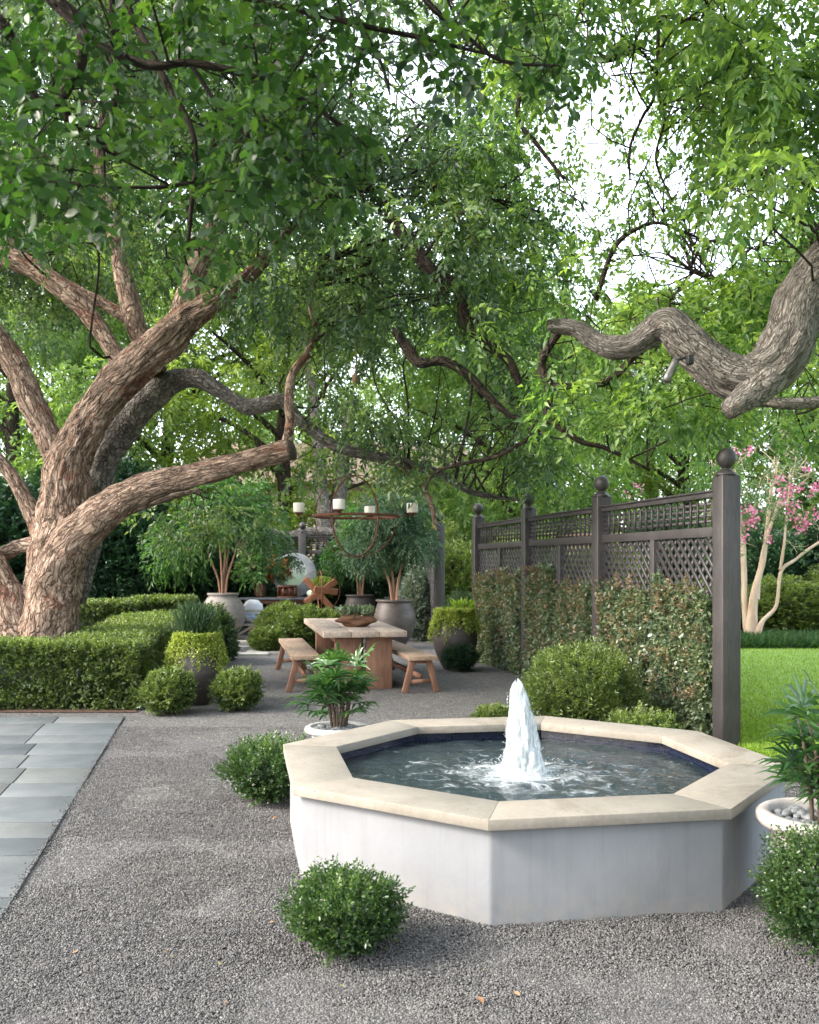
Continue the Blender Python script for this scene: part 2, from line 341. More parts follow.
M['benchtop'] = wood('bench_board',(.20,.13,.085),(.42,.31,.23))
M['greywood'] = wood('pale_grey_wood',(.3,.26,.22),(.5,.45,.4))
M['logwood'] = wood('raw_log',(.07,.035,.02),(.2,.10,.06),sc=(.15,1,1),k=16)
M['rust'] = simple('rusty_steel',(.09,.035,.022),(.2,.085,.05),14,.8,.3,bump=.5)
M['rustplank'] = wood('rusty_plank',(.16,.06,.03),(.36,.16,.09),sc=(1,1,1),k=12)
M['darkurn'] = simple('dark_fired_clay',(.035,.030,.03),(.10,.082,.075),3.5,.5,bump=.3,mapsc=(1,1,2.5),c3=(.06,.05,.048))
M['greyurn'] = simple('grey_clay',(.19,.165,.15),(.34,.31,.285),3,.7,bump=.35,mapsc=(1,1,2.2),c3=(.24,.2,.18))
M['whitepot'] = simple('whitewashed_stone',(.28,.25,.235),(.46,.44,.42),7,.85,bump=.6,bdist=.006,c3=(.5,.42,.37))
M['whitebowl'] = simple('white_glazed',(.4,.4,.4),(.5,.5,.5),5,.4)
M['pebble'] = simple('river_pebble',(.10,.11,.12),(.26,.27,.28),14,.5)
M['wax'] = simple('ivory_candle',(.72,.66,.56),(.8,.76,.68),5,.5)
M['zinc'] = simple('weathered_zinc',(.22,.25,.29),(.38,.41,.46),6,.55,.1)
M['mirror'] = NT('mirror_glass'); M['mirror'] = M['mirror'].done(M['mirror'].pbr((.42,.46,.46,1),.06,1))
M['cream'] = simple('cream_render',(.6,.5,.34),(.72,.62,.44),2,.9)
M['roof'] = simple('brown_shingle',(.12,.08,.06),(.2,.14,.1),8,.9)
M['wallstone'] = simple('mossy_wall',(.04,.03,.022),(.12,.09,.065),3,.9,bump=.8,bdist=.03,mapsc=(1,1,.4))
M['cushion'] = simple('blue_cushion',(.25,.32,.48),(.32,.4,.56),10,.9)
M['whitecloth'] = simple('white_cloth',(.68,.7,.74),(.8,.82,.85),10,.9)
M['blackmetal'] = simple('black_metal',(.02,.02,.022),(.04,.04,.042),10,.4,.6)
M['steel'] = simple('brushed_lamp_steel',(.10,.10,.10),(.2,.19,.18),20,.45,.6)
M['pumpkin'] = simple('pale_pumpkin',(.5,.55,.42),(.66,.7,.58),6,.5)
M['brownglass'] = simple('brown_glass',(.08,.03,.02),(.16,.07,.045),6,.25)
M['dryleaf'] = simple('dry_leaf',(.2,.12,.06),(.3,.2,.1),30,.7)
M['brick'] = simple('concrete_step',(.33,.32,.30),(.47,.45,.42),5,.8)
M['rope'] = simple('hemp_rope',(.2,.13,.08),(.32,.22,.14),60,.9)
M['cutwood'] = simple('sawn_end_grain',(.03,.022,.018),(.09,.06,.045),25,.9)
M['slate'] = simple('slate_top',(.06,.07,.085),(.14,.15,.17),8,.5)
# ------------------------------------------------------------------ ground
K = .21
def EX(Y): return -2.96-.198*(Y-10.08)            # paving edge
def FX(Y): return 2.8-K*(Y-8.57)                   # trellis / lawn edge line
def sheet(name, poly, z, mat, kind='structure'):
    m = MB(); m.add([(x,y,z) for x,y in poly], np.array([list(range(len(poly)))])); return tag(m.build(name,mat),kind=kind)
sheet('ground',[(-400,-400),(400,-400),(400,600),(-400,600)],-.016,M['ground'])
sheet('gravel_court',[(-9,-6),(FX(-6),-6),(FX(30),30),(-9,30)],0,M['gravel'])
sheet('lawn_soil',[(FX(-6)+.0,-6),(22,-6),(22,20.5),(FX(20.5)+.0,20.5)],.004,M['lawn'])
sheet('planting_bed',[(-9,10.42),(EX(10.3)+.08,10.42),(-3.1,11),(-4.3,17.8),(-9,18.4)],.008,M['soil'])
# bluestone paving
pv = MB(); Y = 10.1; r2 = random.Random(3)
while Y > 1.2:
    dep = r2.choice([.34,.42,.52,.66]); off = 0; first = True
    while off < 7:
        ln = r2.uniform(.35,.9) if first else r2.uniform(.55,1.25); first = False
        g = .006; y0,y1 = Y-g, Y-dep+g
        a0,a1 = off+g, off+ln-g
        q = [(EX(y1)-a0,y1-.03*a0),(EX(y0)-a0,y0-.03*a0),(EX(y0)-a1,y0-.03*a1),(EX(y1)-a1,y1-.03*a1)]
        pv.prism(q,-.01,.015+r2.uniform(-.0015,.0015),r2.random()); off += ln
    Y -= dep
tag(pv.build('bluestone_paving',M['paving'],bevel=.003),kind='structure')
sheet('paving_joints',[(EX(1.2)-7.2,.9),(EX(1.2)-.004,1.15),(EX(10.1)-.004,10.1),(EX(10.1)-7.2,9.9)],.008,M['joint'])
# gravel chips in the near part of the court
def chips(n, y0, y1, s0, s1, seed):
    R = np.random.default_rng(seed); u = R.random(n); Yc = y0*(y1/y0)**u
    X = (R.random(n)*1.06-.53)*819/F*Yc*1.0; ok = (X>EX(Yc)-R.exponential(.014,n))&(X<FX(Yc)-.02); X=X[ok]; Yc=Yc[ok]; n=len(X)
    d = np.hypot(X-.671,Yc-5.688); ok = d>1.35; X=X[ok];Yc=Yc[ok];n=len(X)
    s = R.uniform(s0,s1,n); base = np.array([[1,0,0],[0,1,0],[-1,0,0],[0,-1,0],[0,0,.8],[0,0,-.8]],float)
    v = base[None]*s[:,None,None]*R.uniform(.55,1.25,(n,6,1))
    a = R.random(n)*6.28; b = R.normal(0,.5,n); ca,sa,cb,sb = np.cos(a),np.sin(a),np.cos(b),np.sin(b)
    x = v[...,0]*cb[:,None]-v[...,2]*sb[:,None]; z = v[...,0]*sb[:,None]+v[...,2]*cb[:,None]; y = v[...,1]
    v = np.stack([x*ca[:,None]-y*sa[:,None], x*sa[:,None]+y*ca[:,None], z],-1)
    hgt = (vnoise(np.stack([X*2.2,Yc*2.2,X*0],-1))-.4)*.022+(vnoise(np.stack([X*9,Yc*9,X*0],-1))-.4)*.008
    v += np.stack([X,Yc,s*.3+np.where(X<EX(Yc),.016,np.maximum(hgt,-.002))],-1)[:,None]
    f = np.array([[0,1,4],[1,2,4],[2,3,4],[3,0,4],[1,0,5],[2,1,5],[3,2,5],[0,3,5]])
    m = MB(); m.add(v.reshape(-1,3), (np.arange(n)[:,None,None]*6+f[None]).reshape(-1,3), np.repeat(R.random(n),6)); return m
g = chips(270000,3.0,9.5,.0038,.0072,1); tag(g.build('gravel',M['stone_chip']),kind='stuff')
# lawn grass
def blades(n, X, Yy, h, w, seed, z=0, lean=.4):
    R = np.random.default_rng(seed); n = len(X); d = nrm(np.stack([R.normal(0,lean,n),R.normal(0,lean,n),np.ones(n)],-1))
    m = MB(); m.leaves(np.stack([X,Yy,np.full(n,z)],-1), d, R.normal(0,1,(n,3)), h*R.uniform(.6,1.2,n), w, R.random(n)); return m
n = 90000; Yl = 6.8*(20.4/6.8)**rng.random(n); Xl = FX(Yl)+.06+(rng.random(n)**1.3)*(Yl*.62-FX(Yl)); 
tag(blades(n,Xl,Yl,.045,.008,3).build('lawn_grass',M['grassleaf']),kind='stuff')
n = 26000; Ym = rng.uniform(18.3,20.2,n); Xm = rng.uniform(3.2,12,n)
tag(blades(n,Xm,Ym,.26,.02,4,lean=.6).build('mondo_grass_border',M['mondo']),'strip of dark green mondo grass edging the far side of the lawn','ground cover',kind='stuff')
# ------------------------------------------------------------------ fountain
ft = empty('fountain',(.671,5.688,0),0,'octagonal white stucco fountain with a cream stone coping and foaming jet','fountain')
A0 = math.radians(-57.6)
def octp(R): return [(R*math.cos(A0+k*math.pi/4),R*math.sin(A0+k*math.pi/4)) for k in range(8)]
def ringp(mb,Ro,Ri,z0,z1,sub=1):
    o,i = octp(Ro),octp(Ri)
    for k in range(8):
        q=[o[k],o[(k+1)%8],i[(k+1)%8],i[k]]; mb.prism(q,z0,z1)
c8 = math.cos(math.pi/8)
m = MB(); o,i = octp(1.445),octp(1.20)
v=[(x,y,z) for z in (-.05,.43) for x,y in o]+[(x,y,.43) for x,y in i]+[(x,y,.05) for x,y in i]
f=[]
for k in range(8):
    j=(k+1)%8; f += [[k,j,8+j,8+k],[8+k,8+j,16+j,16+k],[16+k,16+j,24+j,24+k]]
f=[np.array(f),np.array([[24+k for k in range(8)]])]
m.add(v,f); m.build('basin_wall',M['stucco'],ft,bevel=.012)
o,i = octp(1.49),octp(1.145)
for k in range(8):
    j=(k+1)%8; m=MB(); e=.0003
    def lerp(a,b,t): return (a[0]+(b[0]-a[0])*t,a[1]+(b[1]-a[1])*t)
    m.prism([lerp(o[k],o[j],e),lerp(o[j],o[k],e),lerp(i[j],i[k],e),lerp(i[k],i[j],e)],.433,.483); m.build('coping_stone',M['lime_stone'],ft,bevel=.0025)
m = MB(); t = octp(1.195)
for k in range(8):
    j=(k+1)%8; a,b=t[k],t[j]; L=math.dist(a,b)
    m.add([(a[0],a[1],.2),(b[0],b[1],.2),(b[0],b[1],.432),(a[0],a[1],.432)],np.array([[3,2,1,0]]),bk=np.array([[0,.2,0],[L,.2,0],[L,.432,0],[0,.432,0]]))
m.build('tile_band',M['tile'],ft)
# water surface: fine radial grid clipped to the octagon
m = MB(); nr,na = 70,160; an = np.arange(na)*2*math.pi/na
rel = (an-A0)%(math.pi/4)-math.pi/8; Rm = 1.188*c8/np.cos(rel)
rr = np.linspace(0.02,1,nr)[:,None]*Rm[None]; X = rr*np.cos(an); Yw = rr*np.sin(an)
z = .375+.007*np.sin(rr*26)*np.exp(-rr*1.3)+.016*(vnoise(np.stack([X*7,Yw*7,X*0],-1))-.5)+.010*(vnoise(np.stack([X*17,Yw*17,X*0+3],-1))-.5)+.05*np.exp(-(rr/.11)**2)*vnoise(np.stack([X*30,Yw*30,X*0],-1))
I = np.arange(nr-1)[:,None]*na; J=np.arange(na)[None]; Kk=(J+1)%na
m.add(np.stack([X,Yw,z],-1).reshape(-1,3),[np.stack([I+J,I+Kk,I+na+Kk,I+na+J],-1).reshape(-1,4)[:,::-1].copy(),np.arange(na)[None]])
m.build('water_surface',M['water'],ft,True)
m = MB(); R = random.Random(5)
def plume(sc_,h,amp,seg=64,rings=60):
    q=np.linspace(0,1,rings); rad=sc_*(.034+.084*(1-q)**.8+.045*np.exp(-q*11)); rad*=np.sqrt(np.clip((1-q)*22,0.05,1))
    a=np.arange(seg)*2*math.pi/seg; V=np.stack([rad[:,None]*np.cos(a),rad[:,None]*np.sin(a),np.repeat((q*h)[:,None],seg,1)],-1)
    V[...,:2]*=(1+amp*(vnoise(V*np.array([34,34,7])+sc_*9)-.5)+amp*.7*(vnoise(V*np.array([90,90,16]))-.5))[...,None]
    V[...,2]+=(.05*(vnoise(np.stack([np.cos(a)*2.5+9,np.sin(a)*2.5,a*0+sc_],-1))-.5))[None]*(q**6)[:,None]
    V[...,0]-=(V[...,2]**1.5)*.10
    I=np.arange(rings-1)[:,None]*seg; J=np.arange(seg)[None]; Kk=(J+1)%seg
    m.add(V.reshape(-1,3)+np.array([0,0,.365]),[np.stack([I+J,I+Kk,I+seg+Kk,I+seg+J],-1).reshape(-1,4)])
plume(.62,.53,.25); plume(.85,.55,.28); plume(1.02,.53,.35)
for k in range(520):
    th=R.uniform(0,6.28); rad=abs(R.gauss(.13,.09)); h=.10*math.exp(-rad*7)*R.random()*2+.01; s_=R.uniform(.0012,.0036)
    m.ball((rad*math.cos(th),rad*math.sin(th),.385+h),s_,5,4)
for k in range(130):
    z_=R.uniform(.1,.5); th=R.uniform(0,6.28); rad=(.045+.075*(1-z_/.5)**.75)*R.uniform(.95,1.25); s_=R.uniform(.001,.003); m.ball((rad*math.cos(th)-z_**1.5*.1,rad*math.sin(th),.37+z_),(s_,s_,s_*2.5),5,4)
nr2,na2=16,72; rr2=np.linspace(.04,.27,nr2)[:,None]*(1+.25*(vnoise(np.stack([np.cos(np.arange(na2)*2*math.pi/na2)*3,np.sin(np.arange(na2)*2*math.pi/na2)*3,np.zeros(na2)],-1))-.5))[None]; a2=np.arange(na2)*2*math.pi/na2
X2=rr2*np.cos(a2);Y2=rr2*np.sin(a2); Z2=.372+.055*np.exp(-(rr2/.12)**2)+.05*np.exp(-(rr2/.17)**2)*(vnoise(np.stack([X2*28,Y2*28,X2*0],-1))-.35)-.03*(rr2/.25)**4
I=np.arange(nr2-1)[:,None]*na2; J=np.arange(na2)[None]; Kk=(J+1)%na2
m.add(np.stack([X2,Y2,Z2],-1).reshape(-1,3),[np.stack([I+J,I+na2+J,I+na2+Kk,I+Kk],-1).reshape(-1,4)])
m.build('water_jet',M['jet'],ft,True)
# ------------------------------------------------------------------ trellis fences
def fence(us, hp=2.25, mid=1.89, name='trellis_fence', org=None, rz=0, label='', finials=None, low=.1, dia=.135):
    fe = empty(name,org,rz,label,'fence'); w=.18
    for k,u in enumerate(us):
        p = MB(); p.box((u,0,1.19),(w,w,2.38)); z=2.38
        po = p.build('post',M['paint'],fe,bevel=.012)
        q = MB(); q.lathe([(.118,2.381),(.118,2.395),(.06,2.43),(.045,2.437),(.045,2.449),(.06,2.452)],(u,0,0),4)
        q.ball((u,0,2.535),(.088,.088,.092),20,14); q.build('finial',M['paint'],po,False)
    for a,b in zip(us[:-1],us[1:]):
        x0,x1 = a+w/2,b-w/2; xm=(x0+x1)/2; L=x1-x0
        r = MB(); r.box((xm,0,2.225),(L,.09,.05)); r.box((xm,0,2.258),(L,.13,.018)); r.build('top_rail',M['paint'],fe,bevel=.003)
        for zz,hh in ((mid,.09),(low,.1)): r = MB(); r.box((xm,0,zz),(L,.07,hh)); r.build('rail',M['paint'],fe,bevel=.003)
        s = MB(); s.box((xm,0,(mid-.045+low+.05)/2),(.09,.088,mid-.095-low)); s.build('stile',M['paint'],fe,bevel=.003)
        g = MB(); z0,z1 = mid+.045,2.2
        nx=int(L/.13)
        for i_ in range(1,nx): g.box((x0+L*i_/nx,.008,(z0+z1)/2),(.030,.012,z1-z0))
        for i_ in range(1,5): g.box((xm,-.006,z0+(z1-z0)*i_/5),(L,.012,.028))
        g.build('grid_lattice',M['paint'],fe)
        for (c0,c1) in ((x0,xm-.045),(xm+.045,x1)):
            d = MB(); za,zb=low+.05,mid-.045; W=c1-c0; H=zb-za
            for sg in (1,-1):
                t=-H
                while t<W:
                    # line x = t + s, z = s
                    s0=max(0,-t); s1=min(H,W-t)
                    if s1-s0>.04:
                        X0,X1=t+s0,t+s1
                        pA=(c0+X0,.007*sg,za+s0); pB=(c0+X1,.007*sg,za+s1)
                        if sg<0: pA=(c1-X0,.007*sg,za+s0); pB=(c1-X1,.007*sg,za+s1)
                        d.bar(pA,pB,.013,.036,up=(1,0,-1) if sg>0 else (1,0,1))
                    t+=dia
            d.build('diamond_lattice',M['paint'],fe)
    return fe
ang = math.atan2(1,-K)
sc = math.hypot(1,K)
US = [0,2.7*sc,5.25*sc,7.8*sc]
fence(US,org=(2.8,8.57,0),rz=ang,label='dark brown trellis fence with ball topped posts and lattice beside the fountain')
fence([0,3.3*sc],org=(FX(19.1),19.1,0),rz=ang,label='short blue grey trellis fence run beyond the right hand potted tree')
fence([0,2.6,5.2,7.8],org=(.0,23.6,0),rz=math.pi,label='dark trellis fence crossing the back of the garden behind the moon mirror')
# clipped vine panels on the near trellis
fa = nrm(np.array([-K,1,0.])); fn = np.array([-fa[1],fa[0],0])     # along, towards the court
def shoots_surface(mb, pts, nor, n=7, ln=.07, L=.03, W=.018, tint=None, upb=.5, rnd=.5, **kw):
    d = nor+np.array([0,0,upb])+rng.normal(0,rnd,pts.shape)
    mb.sprays(pts,d,n,ln,L,W,tint,side=.8,droop=.1,**kw)
vl = ['leafy vine panel at the far end of the trellis beside the golden urn','second vine panel from the far end of the trellis fence','third vine panel from the far end of the trellis, between posts','vine panel with reddish tips behind the round shrub','tall vine panel left of the bare trellis stile near the fountain','nearest vine panel climbing the trellis beside the tall end post']
k=5
for s_ in range(3):
    u0,u1 = US[s_],US[s_+1]; um=(u0+u1)/2
    for (a,b) in ((u0+.16,um-.11),(um+.09,u1-.20)):
        W=b-a; tp=1.40+.06*rng.normal() if s_ else 1.38; m=MB(); n=2600
        root=empty('vine_panel',(0,0,0),0,vl[k],'climbing vine','vine panels trained on the trellis')
        org=np.array([2.8,8.57,0])+fa*a
        x=rng.random(n)*W; z=rng.random(n)*tp; dpt=.015+.055*rng.random(n)**.6+.035*vnoise(np.stack([x*3,z*3,x*0+k],-1)); z=z*(1+.22*(vnoise(np.stack([x*6,x*0,x*0+k],-1))-.6))
        pts=org+fa*x[:,None]+fn*dpt[:,None]+np.array([0,0,1])*z[:,None]
        tn=.5+.4*(vnoise(pts*4)-.5); m.sprays(pts,np.tile(fn,(n,1))*.25+np.array([0,0,.3])+rng.normal(0,.55,(n,3)),6,.07,.05,.031,tn,side=.9,droop=.2,rnd=.5)
        # back-filling leaves
        n2=900; x=rng.random(n2)*W; z=rng.random(n2)*(tp-.1); p2=org+fa*x[:,None]+fn*.06+np.array([0,0,1])*z[:,None]; m.leaves(p2,rng.normal(0,1,(n2,3)),np.tile(fn,(n2,1)),.1,.08,rng.random(n2)*.4)
        m.build('foliage',M['vine'],root)
        m=MB(); n=100; x=rng.random(n)*W; z=tp*(1-.85*rng.random(n)**1.3)+.03; pts=org+fa*x[:,None]+fn*(.10+.06*rng.random(n))[:,None]+np.array([0,0,1])*z[:,None]
        m.sprays(pts,np.tile(fn,(n,1))*.5+np.array([0,0,.8])+rng.normal(0,.5,(n,3)),6,.1,.045,.024,.5+rng.normal(0,.2,n),side=.7,droop=.05)
        tag(m.build('reddish_shoots',M['vinetip'],root),kind='stuff')
        m=MB()
        for q in range(5):
            xx=W*(q+.5)/5; p0=org+fa*xx+fn*.1; pts=[[*(p0+fa*rng.normal(0,.04)+np.array([0,0,zz])),.009*(1.3-zz/tp)] for zz in np.linspace(0,tp*.95,6)]
            m.tube(pts,5,.1)
        m.build('stems',M['twig'],root); k-=1
# silver shrub by the far trellis
# ------------------------------------------------------------------ shrubs
def shrub_mesh(r, h, nsh, L, W, ln, mat, name='foliage', nl=8, bumpy=.16, seed=0, up=.5, core=True, shell=(.78,1.04), side=.75):
    m=MB(); th=np.arccos(1-2*rng.random(nsh)*.93); ph=rng.random(nsh)*6.283
    d=np.stack([np.sin(th)*np.cos(ph),np.sin(th)*np.sin(ph),np.cos(th)],-1)
    rad=rng.uniform(shell[0],shell[1],nsh)*(1+bumpy*2*(vnoise(d*2.6+seed*7.7)-.5)+bumpy*.8*(vnoise(d*7+seed*3)-.5))
    hh=h/2; p=d*rad[:,None]*np.array([r,r,hh*1.02])+np.array([0,0,hh*.97]); p[:,2]=np.maximum(p[:,2],.015)
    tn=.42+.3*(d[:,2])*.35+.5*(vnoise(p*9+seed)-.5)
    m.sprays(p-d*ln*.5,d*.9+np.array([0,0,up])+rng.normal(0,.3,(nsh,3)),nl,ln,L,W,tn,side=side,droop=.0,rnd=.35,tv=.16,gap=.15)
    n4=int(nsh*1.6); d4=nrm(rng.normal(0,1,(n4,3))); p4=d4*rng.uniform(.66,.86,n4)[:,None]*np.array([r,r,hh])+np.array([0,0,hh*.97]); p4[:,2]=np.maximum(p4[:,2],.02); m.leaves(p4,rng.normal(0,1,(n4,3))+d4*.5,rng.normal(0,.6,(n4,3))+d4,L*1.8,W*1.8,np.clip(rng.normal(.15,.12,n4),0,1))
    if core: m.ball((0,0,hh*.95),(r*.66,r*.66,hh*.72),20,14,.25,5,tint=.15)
    return m
def shrub(name, loc, r, h, label, mat='box', nsh=1500, L=.02, W=.012, ln=.055, group=None, cat='shrub', seed=0, src=None, **kw):
    if src is not None:
        return copy_tree(src,loc=loc,rz=rng.random()*6.28,scale=(r/src['r'],r/src['r'],h/src['h']),label=label)
    root=empty(name,loc,rng.random()*6.28,label,cat,group); root['r']=r; root['h']=h
    shrub_mesh(r,h,nsh,L,W,ln,M[mat],seed=seed,**kw).build('foliage',M[mat],root)
    m=MB()
    for q in range(7):
        a=q*.9; m.tube([[.02*math.cos(a),.02*math.sin(a),-.01,.008],[.3*r*math.cos(a),.3*r*math.sin(a),h*.35,.006],[.7*r*math.cos(a),.7*r*math.sin(a),h*.62,.003]],5,.05)
    m.build('stems',M['twig'],root); return root
gb='round boxwood shrubs planted in the gravel'
def gp(px,py): p=G(px,py); return (p[0],p[1],0)
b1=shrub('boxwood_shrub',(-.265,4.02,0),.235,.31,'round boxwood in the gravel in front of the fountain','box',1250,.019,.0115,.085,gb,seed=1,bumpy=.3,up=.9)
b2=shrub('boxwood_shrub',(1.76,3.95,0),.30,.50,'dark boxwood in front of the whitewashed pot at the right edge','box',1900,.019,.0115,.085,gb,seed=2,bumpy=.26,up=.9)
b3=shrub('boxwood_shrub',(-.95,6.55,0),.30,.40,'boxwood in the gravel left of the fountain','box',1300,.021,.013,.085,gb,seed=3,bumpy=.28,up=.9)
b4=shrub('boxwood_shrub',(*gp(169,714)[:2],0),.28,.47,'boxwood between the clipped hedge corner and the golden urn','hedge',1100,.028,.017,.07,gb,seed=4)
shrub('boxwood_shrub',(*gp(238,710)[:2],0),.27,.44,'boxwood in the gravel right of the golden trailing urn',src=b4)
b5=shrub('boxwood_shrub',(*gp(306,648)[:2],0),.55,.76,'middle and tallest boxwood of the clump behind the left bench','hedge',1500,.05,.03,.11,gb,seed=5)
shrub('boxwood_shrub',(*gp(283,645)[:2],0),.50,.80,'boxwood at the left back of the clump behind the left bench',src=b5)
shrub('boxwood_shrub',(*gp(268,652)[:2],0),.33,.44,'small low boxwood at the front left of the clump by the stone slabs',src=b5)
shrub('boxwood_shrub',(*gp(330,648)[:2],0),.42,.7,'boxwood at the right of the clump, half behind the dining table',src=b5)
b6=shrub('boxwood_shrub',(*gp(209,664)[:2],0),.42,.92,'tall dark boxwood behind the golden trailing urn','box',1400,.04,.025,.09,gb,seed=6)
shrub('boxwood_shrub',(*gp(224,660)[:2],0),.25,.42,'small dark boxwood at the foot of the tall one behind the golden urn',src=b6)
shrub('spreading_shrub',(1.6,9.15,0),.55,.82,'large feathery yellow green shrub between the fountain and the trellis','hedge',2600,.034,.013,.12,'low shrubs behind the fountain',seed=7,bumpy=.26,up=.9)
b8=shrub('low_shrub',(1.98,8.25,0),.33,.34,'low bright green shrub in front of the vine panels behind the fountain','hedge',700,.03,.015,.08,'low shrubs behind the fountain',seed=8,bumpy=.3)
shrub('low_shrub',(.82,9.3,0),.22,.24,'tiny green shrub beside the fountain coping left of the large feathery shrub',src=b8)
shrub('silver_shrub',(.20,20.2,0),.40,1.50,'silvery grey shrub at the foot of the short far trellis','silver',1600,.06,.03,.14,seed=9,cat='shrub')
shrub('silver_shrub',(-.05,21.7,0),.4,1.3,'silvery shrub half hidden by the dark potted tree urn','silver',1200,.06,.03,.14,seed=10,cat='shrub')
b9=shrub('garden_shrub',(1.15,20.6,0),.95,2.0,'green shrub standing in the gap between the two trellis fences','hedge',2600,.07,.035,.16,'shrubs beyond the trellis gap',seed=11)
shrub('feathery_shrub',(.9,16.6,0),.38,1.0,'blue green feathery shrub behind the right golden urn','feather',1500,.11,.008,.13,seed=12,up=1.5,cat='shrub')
# clipped hedges
def hedge(name, x0,x1,y0,y1,h,label, dens=1500, L=.026, shear=0, rot=0, org=(0,0,0)):
    root=empty(name,org,rot,label,'hedge','clipped hedges around the old tree')
    m=MB(); w,d=x1-x0,y1-y0
    def surf(n,fx): 
        u,v=rng.random(n),rng.random(n); return fx(u,v)
    def ns(a): return max(40,int(dens*a))
    sides=[(w*d*1.15,lambda u,v:(x0+u*w,y0+v*d,u*0+h),(0,0,1)),(w*h,lambda u,v:(x0+u*w,u*0+y0,v*h),(0,-1,0)),(w*h*.4,lambda u,v:(x0+u*w,u*0+y1,v*h),(0,1,0)),
           (d*h,lambda u,v:(u*0+x1,y0+u*d,v*h),(1,0,0)),(d*h*.6,lambda u,v:(u*0+x0,y0+u*d,v*h),(-1,0,0))]
    for a,fx,nn in sides:
        n=ns(a); p=np.stack(surf(n,fx),-1); nn=np.array(nn,float)
        amp=.02 if nn[2] else .10
        p=p-nn*(rng.random(n)**1.5*.09)[:,None]+nn*(amp*2*(vnoise(p*2.6)-.5)+amp*(vnoise(p*7)-.5))[:,None]; p[:,2]=np.maximum(p[:,2],.02)
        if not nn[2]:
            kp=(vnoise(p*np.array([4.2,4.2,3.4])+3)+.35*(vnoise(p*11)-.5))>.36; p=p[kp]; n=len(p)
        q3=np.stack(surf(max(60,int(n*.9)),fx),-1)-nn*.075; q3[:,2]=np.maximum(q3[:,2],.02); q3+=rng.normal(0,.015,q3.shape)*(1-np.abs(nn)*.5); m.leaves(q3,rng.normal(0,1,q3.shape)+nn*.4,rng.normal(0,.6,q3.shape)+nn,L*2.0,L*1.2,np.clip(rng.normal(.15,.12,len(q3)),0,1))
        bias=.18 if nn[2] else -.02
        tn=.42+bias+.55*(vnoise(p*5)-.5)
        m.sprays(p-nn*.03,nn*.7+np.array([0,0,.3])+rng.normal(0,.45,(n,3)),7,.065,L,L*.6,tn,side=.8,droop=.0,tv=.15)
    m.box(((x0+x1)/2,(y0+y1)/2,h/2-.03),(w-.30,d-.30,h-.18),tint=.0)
    m.build('foliage',M['hedge'],root); return root
hr=math.radians(0)
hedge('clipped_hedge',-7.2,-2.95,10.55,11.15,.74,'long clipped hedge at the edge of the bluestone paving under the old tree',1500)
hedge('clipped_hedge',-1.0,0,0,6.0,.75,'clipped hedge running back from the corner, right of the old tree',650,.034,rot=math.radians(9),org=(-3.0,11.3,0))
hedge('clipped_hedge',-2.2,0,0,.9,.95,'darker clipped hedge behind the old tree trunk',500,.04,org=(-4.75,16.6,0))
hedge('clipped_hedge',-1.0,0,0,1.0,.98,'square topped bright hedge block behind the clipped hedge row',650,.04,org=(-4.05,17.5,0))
# ------------------------------------------------------------------ urns and pots
def urn_prof(R,H,rim=.62,base=.42):
    pts=[]
    for t in np.linspace(0,1,15):
        r=R*(base+(1-base)*math.sin(min(1,t/.62)*math.pi/2)) if t<.62 else R*(1-(1-rim)*((t-.62)/.38)**1.7)
        pts.append((r,H*.93*t))
    r=pts[-1][0]; pts+= [(r*1.0,H*.945),(r*1.1,H*.955),(r*1.13,H*.98),(r*1.09,H),(r*.98,H),(r*.94,H*.97),(r*.92,H*.90),(.001,H*.90)]
    return pts
def urn(loc,R,H,mat,label,rim=.62,base=.42,name='clay_urn'):
    root=empty(name,loc,0,label,'urn'); m=MB(); m.lathe(urn_prof(R,H,rim,base),seg=48,amp=.02); m.build('urn_body',M[mat],root,True)
    s=MB(); s.lathe([(R*rim*.93,H*.90),(R*rim*.5,H*.925),(.001,H*.93)],seg=20); s.build('soil',M['soil'],root); return root
